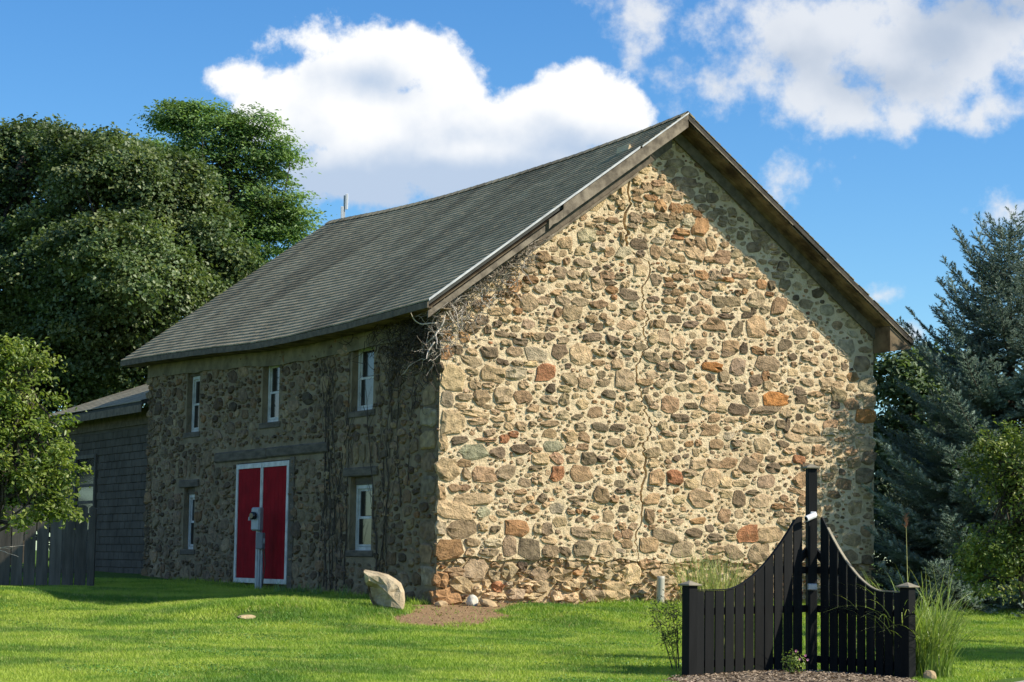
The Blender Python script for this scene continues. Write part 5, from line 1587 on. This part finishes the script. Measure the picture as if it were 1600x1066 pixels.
def crown(name, parent, mat, lobes, n_clumps, per, rc, leaf, rng, up=0.75, inner=0.55, flat=0.5, base=(0, 0, 0)):
    """clumps of leaves through the volume of several lobes (cx, cy, cz, rx, ry, rz)"""
    lobes = np.array(lobes, float)
    vol = np.prod(lobes[:, 3:], 1) ** (2 / 3)
    pick = rng.choice(len(lobes), n_clumps, p=vol / vol.sum())
    d = rng.normal(0, 1, (n_clumps, 3)); d /= np.linalg.norm(d, axis=1, keepdims=True)
    r = inner + (1.02 - inner) * rng.random(n_clumps) ** 0.6
    r = r + (rng.random(n_clumps) < 0.14) * rng.uniform(0.05, 0.30, n_clumps)
    C = lobes[pick, :3] + d * lobes[pick, 3:] * r[:, None]
    cs = rng.uniform(0.6, 1.3, n_clumps) * rc
    tone = rng.normal(0, 0.20, n_clumps)
    idx = np.repeat(np.arange(n_clumps), per)
    o = rng.normal(0, 1, (len(idx), 3)) * 0.5
    o[:, 2] *= flat
    # each clump droops away from its lobe's middle
    out = d[idx]
    P = C[idx] + o * cs[idx][:, None]
    P[:, 2] -= 0.25 * cs[idx] * (o[:, 0] ** 2 + o[:, 1] ** 2)
    Nn = out * 0.55 + np.array([0, 0, up]) + rng.normal(0, 0.45, P.shape)
    sz = leaf[0] * rng.uniform(0.5, 1.4, len(P))
    V, F = leaves(P, Nn, sz, sz * leaf[1], rng)
    a = np.clip(0.5 + tone[idx] + rng.normal(0, 0.17, len(P)), 0, 1)
    return mk(name, V - np.array(base), F, mat, parent, attr=np.repeat(a, 4)), C


def limbs(name, parent, trunk_pts, trunk_r, targets, rng, r0=0.10, base=(0, 0, 0), nn=5):
    b = MB()
    tp = [Vector(p) - Vector(base) for p in trunk_pts]
    b.tube(tp, trunk_r, 9)
    for T in targets:
        T = Vector(T) - Vector(base)
        k = rng.uniform(0.35, 1.0)
        i = min(int(k * (len(tp) - 1)), len(tp) - 2)
        s_ = tp[i].lerp(tp[i + 1], k * (len(tp) - 1) - i)
        pts = [s_]
        for j in range(1, nn + 1):
            t = j / nn
            p = s_.lerp(T, t); p.z -= 0.12 * math.sin(t * math.pi) * (T - s_).length
            p += Vector(rng.normal(0, 0.05, 3)) * (T - s_).length * 0.4 * (1 if j < nn else 0)
            pts.append(p)
        b.tube(pts, [r0 * (1 - 0.85 * j / nn) for j in range(nn + 1)], 5)
    return b.build(name, M['bark'], parent)


def pxw(px, py, Y):
    """world point seen at a pixel of the photograph, at distance Y along the view"""
    d = px_dir(px, py)
    k = Y / d.y
    return np.array([d.x * k, d.y * k, CAM_Z + d.z * k])


def lobe(px, py, Y, rx, ry, rd=None):
    c = pxw(px, py, Y); s_ = Y / FOC
    return [*c, rx * s_, (rd if rd is not None else (rx + ry) / 2) * s_, ry * s_]


lm_maple = leafmat('maple_leaf', (0.060, 0.098, 0.042), (0.120, 0.170, 0.062), (0.225, 0.255, 0.11), 0.32, 0.45, 0.4)
lm_locust = leafmat('locust_leaf', (0.12, 0.215, 0.080), (0.205, 0.325, 0.115), (0.31, 0.42, 0.16), 0.38, 0.45, 0.35)
lm_pear = leafmat('pear_leaf', (0.105, 0.165, 0.030), (0.205, 0.270, 0.055), (0.36, 0.39, 0.12), 0.38, 0.4, 0.45)
lm_birch = leafmat('shrub_leaf', (0.085, 0.135, 0.030), (0.160, 0.215, 0.048), (0.29, 0.31, 0.085), 0.34, 0.45, 0.35)
lm_far = leafmat('far_leaf', (0.075, 0.115, 0.055), (0.115, 0.165, 0.075), (0.165, 0.215, 0.10), 0.35, 0.5, 0.3)
lm_dark = leafmat('dark_leaf', (0.018, 0.035, 0.014), (0.034, 0.058, 0.020), (0.060, 0.085, 0.030), 0.2, 0.45, 0.35)


def tree(name, label, cat, lobes, mat, n_clumps, per, rc, leaf, seed, trunk_px, trunk_Y, trunk_r, group=None, limb_n=40, nl=0, **kw):
    rng = np.random.default_rng(seed)
    bx_ = pxw(trunk_px, 880, trunk_Y)
    g = float(hz(bx_[0], bx_[1]))
    base = (bx_[0], bx_[1], g)
    root = empty(name, base)
    tag(root, label, cat, group)
    top = max(l[2] for l in lobes) - 0.15 * max(l[5] for l in lobes)
    tcx = np.mean([l[0] for l in lobes]); tcy = np.mean([l[1] for l in lobes])
    if nl:
        lobes = lumps(lobes, nl, rng)
    cr_o, C = crown('crown', root, mat, lobes, n_clumps, per, rc, leaf, rng, base=base, **kw)
    tp = []
    for i in range(7):
        t = i / 6
        tp.append((base[0] + (tcx - base[0]) * t ** 1.5 + 0.06 * math.sin(i * 2.1), base[1] + (tcy - base[1]) * t, g - 0.1 + (top - g) * t))
    sel = rng.choice(len(C), min(limb_n, len(C)), replace=False)
    limbs('trunk', root, tp, [trunk_r * (1 - 0.8 * i / 6) * (1.25 if i == 0 else 1) for i in range(7)], C[sel], rng, trunk_r * 0.33, base)
    return root


# big dark maples at the left
Y1 = 70
tree('maple_tree', 'broad dark green maple at the left edge behind the annex', 'tree',
     [lobe(40, 330, Y1, 120, 125), lobe(10, 222, Y1, 45, 32), lobe(75, 228, Y1, 36, 34), lobe(45, 212, Y1, 22, 22), lobe(-40, 300, Y1, 110, 110), lobe(60, 250, Y1 + 2, 80, 55), lobe(20, 460, Y1 - 3, 130, 120), lobe(90, 420, Y1 - 4, 90, 100), lobe(40, 590, Y1 - 2, 130, 110), lobe(-60, 480, Y1, 110, 140), lobe(120, 560, Y1 - 1, 80, 80)],
     lm_maple, 1500, 125, 0.66, (0.14, 0.8), 1, 30, 70, 0.34, inner=0.72, flat=0.42, nl=6)
Y2 = 66
tree('maple_tree', 'rounded dark maple filling the gap between the left edge and the barn roof', 'tree',
     [lobe(175, 300, Y2, 100, 85), lobe(255, 345, Y2, 80, 80), lobe(310, 405, Y2, 60, 75), lobe(210, 420, Y2 - 3, 110, 100), lobe(150, 520, Y2 - 1, 100, 100), lobe(270, 480, Y2 - 1, 90, 80), lobe(220, 580, Y2, 100, 90), lobe(130, 250, Y2 + 2, 75, 45), lobe(215, 255, Y2 + 2, 50, 40), lobe(160, 222, Y2, 26, 24), lobe(105, 222, Y2, 24, 22), lobe(290, 290, Y2, 34, 30), lobe(338, 350, Y2, 30, 30), lobe(365, 415, Y2, 24, 34), lobe(345, 450, Y2 + 1, 45, 50)],
     lm_maple, 1500, 125, 0.62, (0.135, 0.8), 2, 200, 66, 0.32, inner=0.72, flat=0.42, nl=6)
# lighter locust standing above
Y3 = 82
tree('locust_tree', 'tall light green locust with open layered crown above the barn roof', 'tree',
     [lobe(300, 185, Y3, 62, 32), lobe(275, 180, Y3, 45, 28), lobe(345, 205, Y3, 52, 36), lobe(395, 190, Y3, 40, 25), lobe(400, 235, Y3, 55, 36), lobe(325, 255, Y3, 75, 36), lobe(425, 255, Y3, 38, 28), lobe(375, 300, Y3, 72, 42), lobe(300, 300, Y3, 55, 40),
      lobe(430, 315, Y3, 48, 34), lobe(455, 345, Y3, 48, 26), lobe(400, 365, Y3, 60, 36), lobe(345, 365, Y3, 60, 44), lobe(440, 375, Y3, 40, 24), lobe(370, 410, Y3, 55, 40), lobe(225, 235, Y3 + 3, 52, 22), lobe(265, 245, Y3, 50, 30)],
     lm_locust, 560, 120, 0.72, (0.16, 0.45), 3, 350, 82, 0.28, limb_n=75, inner=0.3, flat=0.28, up=1.1)
# low hedge of trees closing the view beyond the annex
tree('thicket_tree', 'dark low tree closing the view behind the grey fence', 'tree',
     [lobe(30, 690, 66, 130, 110), lobe(-70, 700, 66, 110, 120), lobe(100, 760, 66, 70, 90)], lm_dark, 420, 46, 0.6, (0.20, 0.7), 4, 20, 66, 0.2)

# young pear at the left, nearer and in full sun
Y4 = 33.5
tree('pear_tree', 'small bright leafy pear tree at the left edge in front of the grey fence', 'tree',
     [lobe(25, 700, Y4, 85, 80, 60), lobe(40, 610, Y4, 60, 55, 45), lobe(-20, 640, Y4, 80, 110, 60), lobe(60, 755, Y4, 62, 48, 45), lobe(70, 665, Y4, 48, 42, 40), lobe(25, 800, Y4, 62, 34, 40), lobe(10, 560, Y4, 50, 34, 40), lobe(70, 560, Y4, 30, 16, 20), lobe(95, 720, Y4, 30, 30, 25), lobe(105, 800, Y4, 26, 12, 15), lobe(85, 795, Y4, 36, 18, 20), lobe(104, 752, Y4, 24, 14, 16), lobe(30, 545, Y4, 30, 14, 18), lobe(-60, 780, Y4, 70, 60, 60)],
     lm_pear, 430, 30, 0.20, (0.085, 0.55), 5, -25, Y4, 0.09, limb_n=90, inner=0.45, flat=0.6, nl=4)
tw = MB()
rt = random.Random(3)
pb = pxw(-5, 858, 33.2)
for (dx, dz) in ((0.42, 0.03), (0.36, -0.06), (0.30, 0.09)):
    pts = [Vector(pb)]
    for i in range(6):
        pts.append(pts[-1] + Vector((dx / 6, rt.gauss(0, 0.02), dz / 6 + rt.gauss(0, 0.012))))
    tw.tube(pts, [0.009 - 0.0011 * i for i in range(7)], 4)
ptree = [o for o in COL.objects if o.name.startswith('pear_tree')][0]
tbr = tw.build('bare_branch', simple('pale_twig', (0.45, 0.40, 0.34), (0.3, 0.27, 0.23), (1, 1, 1), 9, 0.9, 0.1, 0), None)
tbr.parent = ptree; tbr.matrix_parent_inverse = Matrix.Translation(-Vector(ptree.location))

# trees beyond the right end of the barn
tree('background_tree', 'hazy green tree filling the gap between barn and spruce', 'tree',
     [lobe(1400, 590, 66, 55, 50), lobe(1440, 640, 66, 60, 70), lobe(1400, 700, 66, 50, 60), lobe(1470, 560, 67, 45, 30), lobe(1390, 780, 66, 55, 70), lobe(1450, 820, 66, 60, 80)], lm_far, 420, 46, 0.55, (0.20, 0.6), 6, 1420, 66, 0.2, limb_n=50, inner=0.35)
tree('background_tree', 'dark tree standing low behind the spruces at the right', 'tree',
     [lobe(1560, 760, 60, 120, 130), lobe(1500, 860, 60, 110, 90), lobe(1620, 860, 60, 120, 110), lobe(1400, 880, 60, 60, 70)], lm_dark, 520, 46, 0.6, (0.20, 0.7), 7, 1540, 60, 0.2)


# ------------------------------------------------------------------ spruces
def spruce_leafmat(name, c1, c2, c3):
    return leafmat(name, c1, c2, c3, 0.08, 0.6, 0.25, 0.6)


lm_spruce = spruce_leafmat('blue_spruce_needles', (0.080, 0.120, 0.088), (0.150, 0.205, 0.155), (0.40, 0.48, 0.40))
lm_spruce_d = spruce_leafmat('shaded_spruce_needles', (0.034, 0.058, 0.040), (0.062, 0.095, 0.064), (0.11, 0.155, 0.11))  # darker needle copy, shade of the spruce interior put into the colour


def sprig_template(rng, k=24):
    V = []
    for i in range(k):
        t = rng.uniform(0.0, 1.0)
        a = rng.uniform(0, 2 * np.pi)
        rad = np.array([np.cos(a), 0, np.sin(a)])
        d = rad * 0.75 + np.array([0, 0.75, 0]); d /= np.linalg.norm(d)
        s_ = np.cross(d, rad); s_ /= np.linalg.norm(s_) + 1e-9
        l = rng.uniform(0.22, 0.36) * (1.1 - 0.4 * t)
        p = np.array([0, t, 0])
        V += [p - s_ * 0.045, p + s_ * 0.045, p + d * l]
    # stem
    return np.array(V)


def spruce(name, label, X, Y, H, R, whorls, mat, seed, density=1.0, sprig=0.20, low=0.0):
    rng = np.random.default_rng(seed)
    g = float(hz(X, Y))
    root = empty(name, (X, Y, g))
    tag(root, label, 'tree')
    T = [sprig_template(rng) for _ in range(4)]
    P = []; D = []; S = []; tone = []
    b = MB()
    b.tube([(0, 0, -0.1), (0.03, 0, H * 0.4), (0, 0.02, H * 0.8), (0, 0, H)], [0.17, 0.12, 0.05, 0.012], 8)
    for wq in range(whorls):
        f = (wq + rng.uniform(-0.3, 0.3)) / whorls
        f = min(max(f, low), 0.985)
        z = H * (0.03 + 0.96 * f)
        rad = R * (1 - f) ** 0.60 + 0.10
        nb = int(rng.integers(7, 11)) if f < 0.9 else 5
        a0 = rng.uniform(0, 6.28)
        for q in range(nb):
            a = a0 + q * 2 * np.pi / nb + rng.normal(0, 0.16)
            l = rad * rng.uniform(0.72, 1.12)
            dr = np.array([math.cos(a), math.sin(a)])
            rise = np.interp(f, [0, 0.5, 0.85, 1.0], [-0.22, -0.02, 0.45, 0.9]) + rng.normal(0, 0.07)
            n = 7
            pts = []
            for i in range(n + 1):
                t = i / n
                pts.append(np.array([dr[0] * l * t, dr[1] * l * t, z + l * (rise * t - 0.18 * math.sin(t * math.pi) + 0.18 * t * t)]))
            b.tube([tuple(p) for p in pts], [0.028 * (1 - 0.85 * i / n) * (0.4 + 0.6 * (1 - f)) for i in range(n + 1)], 4, False)
            tn = rng.normal(0, 0.10)
            ns = max(5, int(l / 0.085 * density))
            for i in range(ns):
                t = 0.18 + 0.82 * (i + rng.random()) / ns
                k = min(int(t * n), n - 1)
                p = pts[k] + (pts[k + 1] - pts[k]) * (t * n - k)
                dd = pts[k + 1] - pts[k]; dd /= np.linalg.norm(dd)
                side = np.array([-dr[1], dr[0], 0]) * (1 if i % 2 else -1)
                bl = (0.10 + 0.36 * l * (1 - t) ** 0.8) * rng.uniform(0.7, 1.2)
                bd = dd * 0.75 + side * 0.8 + np.array([0, 0, rng.normal(-0.06, 0.10)]); bd /= np.linalg.norm(bd)
                m = max(1, int(bl / (sprig * 0.62)))
                for j in range(m):
                    pj = p + bd * (j * sprig * 0.62)
                    P.append(pj); dj = bd + rng.normal(0, 0.16, 3) + np.array([0, 0, 0.10]); D.append(dj); S.append(sprig * rng.uniform(0.8, 1.2) * (1.0 if f < .93 else 1.2))
                    tone.append(0.30 + tn + 0.26 * (j / max(m, 1)) + 0.35 * max(0, t - 0.5) + rng.normal(0, 0.10))
            P.append(pts[-1] - (pts[-1] - pts[-2]) * 0.3); D.append(pts[-1] - pts[-2]); S.append(sprig * 1.25); tone.append(0.62 + tn)
    for q in range(6):                           # leader
        P.append(np.array([0, 0, H * (0.93 + 0.012 * q)])); D.append(np.array([rng.normal(0, .1), rng.normal(0, .1), 1.0])); S.append(sprig * 1.2); tone.append(0.6)
    P = np.array(P); D = np.array(D); D /= np.linalg.norm(D, axis=1, keepdims=True); S = np.array(S)
    U = np.array([0, 0, 1.0]) - D * D[:, 2:3]; U /= np.linalg.norm(U, axis=1, keepdims=True) + 1e-9
    X_ = np.cross(D, U)
    which = rng.integers(0, 4, len(P))
    TT = np.stack(T)[which]                      # n, 3k, 3
    V = P[:, None, :] + S[:, None, None] * (TT[:, :, 0:1] * X_[:, None, :] + TT[:, :, 1:2] * D[:, None, :] + TT[:, :, 2:3] * U[:, None, :])
    nV = V.shape[1]
    V = V.reshape(-1, 3)
    tn = np.clip(np.repeat(np.array(tone), nV) + rng.normal(0, 0.05, len(V)), 0, 1)
    mk('crown', V, np.arange(len(V)).reshape(-1, 3), mat, root, attr=tn)
    b.build('trunk', M['bark'], root)
    print(name, len(P), 'sprigs')
    return root


spruce('blue_spruce', 'tall blue spruce at the right edge of the lawn', 10.51, 44.3, 7.95, 3.55, 36, lm_spruce, 31, 1.9, 0.22)
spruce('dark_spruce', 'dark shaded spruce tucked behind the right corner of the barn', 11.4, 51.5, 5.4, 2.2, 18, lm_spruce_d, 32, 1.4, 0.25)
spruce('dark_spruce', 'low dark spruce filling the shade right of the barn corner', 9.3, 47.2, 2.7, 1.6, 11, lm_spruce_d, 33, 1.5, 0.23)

# sunlit shrub-like tree at the right edge, in front of the spruce
Y6 = 34
tree('crab_apple_tree', 'yellow-green leafy small tree at the right edge in front of the blue spruce', 'tree',
     [lobe(1590, 720, Y6, 70, 60, 55), lobe(1560, 690, Y6, 38, 30, 30), lobe(1540, 760, Y6, 35, 45, 35), lobe(1610, 790, Y6, 80, 70, 60), lobe(1570, 850, Y6, 65, 55, 50), lobe(1630, 690, Y6, 60, 50, 50), lobe(1525, 735, Y6, 20, 25, 20), lobe(1560, 900, Y6, 70, 45, 50), lobe(1640, 880, Y6, 80, 70, 60)],
     lm_birch, 380, 30, 0.20, (0.075, 0.5), 8, 1605, Y6, 0.07, limb_n=80, inner=0.45, flat=0.7, nl=4)


# the tree beyond the right edge of the view whose shade lies on the lawn
def beyond():
    c = np.array([13.3, 28.9])
    lb = [[c[0], c[1], 4.6, 1.9, 1.9, 1.5], [c[0] + 0.9, c[1] - 0.8, 5.4, 1.6, 1.6, 1.3], [c[0] + 0.5, c[1] + 0.6, 3.6, 1.7, 1.6, 1.1], [c[0] - 0.6, c[1] - 0.5, 3.4, 1.3, 1.3, 0.9]]
    rng = np.random.default_rng(77)
    base = (c[0], c[1], float(hz(c[0], c[1])))
    root = empty('lawn_tree', base)
    tag(root, 'leafy round tree standing beyond the right edge of the lawn', 'tree')
    o, C = crown('crown', root, lm_birch, lb, 330, 40, 0.42, (0.13, 0.6), rng, base=base, inner=0.3)
    limbs('trunk', root, [(base[0], base[1], base[2] - 0.1), (base[0], base[1], 2.0), (base[0] + 0.2, base[1], 4.8)], [0.14, 0.11, 0.05], C[:40], rng, 0.04, base)


beyond()


# ------------------------------------------------------------------ ornamental grasses and small plants
def blades(n, rad, h0, h1, wid, rng, spread=0.5, seg=6, droop=1.0, azr=(0, 2 * math.pi), bend=1.0):
    V = []; F = []; R = []
    for i in range(n):
        a = rng.uniform(*azr); r = rad * math.sqrt(rng.random())
        a2 = rng.uniform(*azr)
        x, y = r * math.cos(a2), r * math.sin(a2)
        h = rng.uniform(h0, h1); out = h * spread * rng.uniform(0.25, 1.0)
        w = wid * rng.uniform(0.7, 1.2)
        tw_ = a + math.pi / 2 + rng.normal(0, 0.5)
        t0_ = rng.random()
        n0 = len(V)
        for s_ in range(seg + 1):
            t = s_ / seg
            rr = out * t ** 1.6 * bend
            zz = h * (t - 0.42 * droop * (out / h) * t ** 3)
            ww = w * (1 - t ** 2.2) + 0.0006
            px_, py_ = x + rr * math.cos(a), y + rr * math.sin(a)
            V.append((px_ - math.cos(tw_) * ww, py_ - math.sin(tw_) * ww, zz)); V.append((px_ + math.cos(tw_) * ww, py_ + math.sin(tw_) * ww, zz))
            R += [t0_ * 0.6 + 0.4 * t] * 2
        for s_ in range(seg):
            k = n0 + 2 * s_
            F.append((k, k + 1, k + 3, k + 2))
    return np.array(V), np.array(F), np.array(R)


lm_misc = leafmat('zebra_grass_leaf', (0.15, 0.24, 0.05), (0.27, 0.36, 0.09), (0.50, 0.52, 0.22), 0.32, 0.45, 0.4, 6.0)
lm_dry = leafmat('dry_grass_leaf', (0.20, 0.26, 0.055), (0.36, 0.38, 0.13), (0.58, 0.53, 0.25), 0.32, 0.5, 0.3, 5.0)
gx, gy = 4.86, 25.0
og = empty('ornamental_grass', (gx, gy, float(hz(gx, gy)) - 0.02))
tag(og, 'tall arching striped grass clump against the right end of the black fence', 'plant')
rng = np.random.default_rng(8)
V, F, R = blades(400, 0.32, 0.7, 1.65, 0.0085, rng, 0.85, 10, 1.5)
mk('foliage', V, F, lm_misc, og, attr=R)
V, F, R = blades(320, 0.34, 0.3, 1.2, 0.007, rng, 0.7, 6, 1.3)
mk('foliage', V + np.array([0.02, 0, 0]), F, lm_misc, og, attr=R)
V, F, R = blades(90, 0.2, 1.0, 1.6, 0.008, rng, 0.6, 9, 1.6, azr=(math.pi * 0.7, math.pi * 1.2))
mk('foliage', V + np.array([-0.25, 0.25, 0]), F, lm_misc, og, attr=R)
b = MB()
stem_top = Vector((-0.02 - 0.16, 0.0, 1.80))
b.tube([(-0.1, 0, 0), (-0.16, 0, 0.9), tuple(stem_top)], [0.008, 0.006, 0.003], 5)
b.tube([(0.1, 0, 0), (0.42, 0.02, 0.7), (0.62, 0.0, 1.05)], [0.006, 0.005, 0.003], 5)
b.tube([(0.1, 0, 0), (0.3, 0.02, 0.8), (0.33, 0.0, 1.35)], [0.006, 0.005, 0.003], 5)
b.build('stalk', lm_dry, og)
b = MB()
for i in range(36):
    p = stem_top + Vector((0, 0, -0.03 + 0.004 * i))
    d = Vector((random.gauss(0, 0.02), random.gauss(0, 0.02), 0.05))
    b.tube([p, p + d], [0.004, 0.001], 3, False)
b.build('plume', simple('grass_plume', (0.34, 0.17, 0.09), (0.22, 0.11, 0.06), (1, 1, 1), 9, 0.8, 0.2, 0), og)

dx_, dy_ = 2.62, 27.4
dg = empty('dry_grass_clump', (dx_, dy_, float(hz(dx_, dy_)) - 0.02))
tag(dg, 'upright pale green grass clump behind the left half of the black fence', 'plant')
V, F, R = blades(600, 0.30, 0.9, 1.6, 0.0075, rng, 0.34, 6, 0.8)
mk('foliage', V, F, lm_dry, dg, attr=R)
ex, ey = 2.02, 25.6
tp_ = empty('twiggy_plant', (ex, ey, float(hz(ex, ey)) - 0.02))
tag(tp_, 'sparse dark twiggy plant just left of the left black post', 'plant')
b = MB()
rt = random.Random(8)
tips = []
for q in range(9):
    pts = [Vector((rt.uniform(-0.05, 0.05), rt.uniform(-0.05, 0.05), 0))]
    d = Vector((rt.uniform(-0.38, 0.22), rt.uniform(-0.2, 0.2), 1)).normalized()
    for i in range(7):
        d = (d + Vector((rt.gauss(0, 0.09), rt.gauss(0, 0.09), 0.0))).normalized()
        pts.append(pts[-1] + d * rt.uniform(0.09, 0.14))
        if i > 1:
            tips.append(pts[-1])
            e_ = pts[-1] + Vector((rt.gauss(0, 0.10), rt.gauss(0, 0.10), rt.uniform(0.02, 0.12)))
            b.tube([pts[-1], e_], [0.003, 0.0015], 3, False); tips.append(e_)
    b.tube(pts, [0.006 - 0.0006 * i for i in range(len(pts))], 4, False)
b.build('stem', M['vine_dark'], tp_)
tps = np.repeat(np.array([tuple(t) for t in tips]), 7, 0); tps = tps + rng.normal(0, 0.035, tps.shape)
V, F = leaves(tps, rng.normal(0, 1, tps.shape) + np.array([0, 0, 0.5]), rng.uniform(0.03, 0.08, len(tps)), rng.uniform(0.006, 0.014, len(tps)), rng)
mk('foliage', V, F, lm_dark, tp_, attr=np.repeat(rng.random(len(tps)), 4))

rx, ry = 3.25, 24.25
rb = empty('rose_bush', (rx, ry, float(hz(rx, ry)) + 0.03))
tag(rb, 'small flowering bush with pink blooms in front of the black fence', 'bush')
rng = np.random.default_rng(18)
n = 260
d = rng.normal(0, 1, (n, 3)); d /= np.linalg.norm(d, axis=1, keepdims=True)
P = d * np.array([0.15, 0.12, 0.15]) * (rng.random(n) ** 0.5)[:, None] + np.array([0, 0, 0.17])
P[:, 2] = np.maximum(P[:, 2], 0.02)
V, F = leaves(P, d + np.array([0, 0, 0.8]) + rng.normal(0, 0.4, (n, 3)), rng.uniform(0.022, 0.042, n), rng.uniform(0.014, 0.026, n), rng)
mk('foliage', V, F, lm_pear, rb, attr=np.repeat(rng.uniform(0, 0.8, n), 4))
b = MB()
for q in range(12):
    k = rng.integers(0, n); b.tube([(0, 0, 0), tuple(P[k] * 0.6), tuple(P[k])], [0.004, 0.003, 0.0015], 4, False)
b.build('stem', M['bark'], rb)
pink = simple('pink_petal', (0.62, 0.20, 0.34), (0.75, 0.38, 0.48), (1, 1, 1), 20, 0.6, 0.2, 0)
for (fx, fy, fz) in ((0.13, -0.06, 0.24), (0.06, -0.10, 0.20), (0.16, -0.03, 0.19), (0.02, -0.09, 0.29)):
    b = MB()
    for k in range(6):
        a = k * 2 * math.pi / 6
        c, s_ = math.cos(a), math.sin(a)
        b.add([(0, 0, 0), (0.009 * c - 0.006 * s_, -0.006, 0.009 * s_ + 0.006 * c), (0.017 * c, -0.012, 0.017 * s_), (0.009 * c + 0.006 * s_, -0.006, 0.009 * s_ - 0.006 * c)], [(0, 1, 2, 3)])
    b.build('flower', pink, rb, loc=None).location = (fx, fy, fz)

# clover and broad-leaved weeds in patches of the lawn
n = 90000
yy_ = 21.5 + 17 * rng.random(n) ** 1.2
xx_ = (rng.random(n) * 2 - 1) * (yy_ * 0.25 + 0.4)
fld = np.sin(xx_ * 1.3 + 0.7 * np.sin(yy_ * 0.9)) + np.sin(yy_ * 1.7 + 1.1 * np.sin(xx_ * 0.8 + 2)) + 0.8 * np.sin(xx_ * 3.7 + yy_ * 2.9) + rng.normal(0, 0.35, n)
lx2, ly2 = to_local(xx_, yy_)
k = (fld > 1.35) & ~((lx2 > -0.05) & (ly2 > -0.05)) & ~bed_mask(xx_, yy_) & (dirt_mask(xx_, yy_) < 0.3) & ~((xx_ > 4.4) & (yy_ < pave_y(xx_) + 0.03))
xx_, yy_ = xx_[k], yy_[k]
P = np.stack([xx_, yy_, hz(xx_, yy_) + 0.02 + 0.03 * rng.random(len(xx_))], -1)
V, F = leaves(P, rng.normal(0, 0.45, P.shape) + np.array([0, 0, 1.0]), rng.uniform(0.018, 0.042, len(P)), rng.uniform(0.014, 0.034, len(P)), rng)
o = mk('clover', V, F, leafmat('clover_leaf', (0.070, 0.180, 0.035), (0.130, 0.270, 0.055), (0.26, 0.36, 0.10), 0.3, 0.5, 0.3), attr=np.repeat(rng.random(len(P)), 4))
tag(o, 'patches of clover and broad-leaved weeds in the lawn', 'clover', kind='stuff')

# twigs and leaf litter on the bare earth
n = 1500
lx_ = -2.3 + 4.6 * rng.random(n); ly_ = 34.5 + 6.5 * rng.random(n)
k = (dirt_mask(lx_, ly_) > 0.45) & (to_local(lx_, ly_)[1] < -0.02)
lx_, ly_ = lx_[k], ly_[k]
P = np.stack([lx_, ly_, hz(lx_, ly_) + 0.008 + 0.01 * rng.random(len(lx_))], -1)
V, F = leaves(P, rng.normal(0, 0.5, P.shape) + np.array([0, 0, 1.0]), rng.uniform(0.02, 0.07, len(P)), rng.uniform(0.008, 0.03, len(P)), rng)
o = mk('leaf_litter', V, F, simple('litter', (0.42, 0.30, 0.16), (0.14, 0.09, 0.05), (1, 1, 1), 25, 0.9, 0.1, 0, use_rnd=0.4), attr=np.repeat(rng.random(len(P)), 4))
tag(o, 'dry leaves and chips scattered on the bare earth', 'litter', kind='stuff')

# weeds at the foot of the walls and of the fence
def weed(x, y, h, n, seed, label, mat=None):
    r_ = np.random.default_rng(seed)
    o = empty('weed', (x, y, float(hz(x, y)) - 0.01))
    tag(o, label, 'weed', 'weeds at the foot of the barn')
    V, F, R = blades(n, 0.12, h * 0.4, h, 0.006, r_, 0.55, 5, 1.0)
    mk('foliage', V, F, mat or lm_pear, o, attr=R)


for i, (t_, off) in enumerate(((3.2, 0.35), (4.2, 0.5), (5.1, 0.4), (6.0, 0.55), (2.0, 0.3))):
    wx, wy = to_world(-off, t_)
    weed(wx, wy, 0.34, 40, 50 + i, ('tuft of long weeds straight below the lower right window', 'tuft of long weeds just left of the lower right window',
         'tuft of long weeds midway between the red doors and the lower right window', 'tuft of long weeds nearest the red doors', 'tuft of long weeds between the boulder and the lower right window')[i], lm_locust)

bpy.context.view_layer.update()
tot = sum(len(o.data.polygons) for o in COL.objects if o.type == 'MESH')
print('faces', tot, 'objects', len(COL.objects))
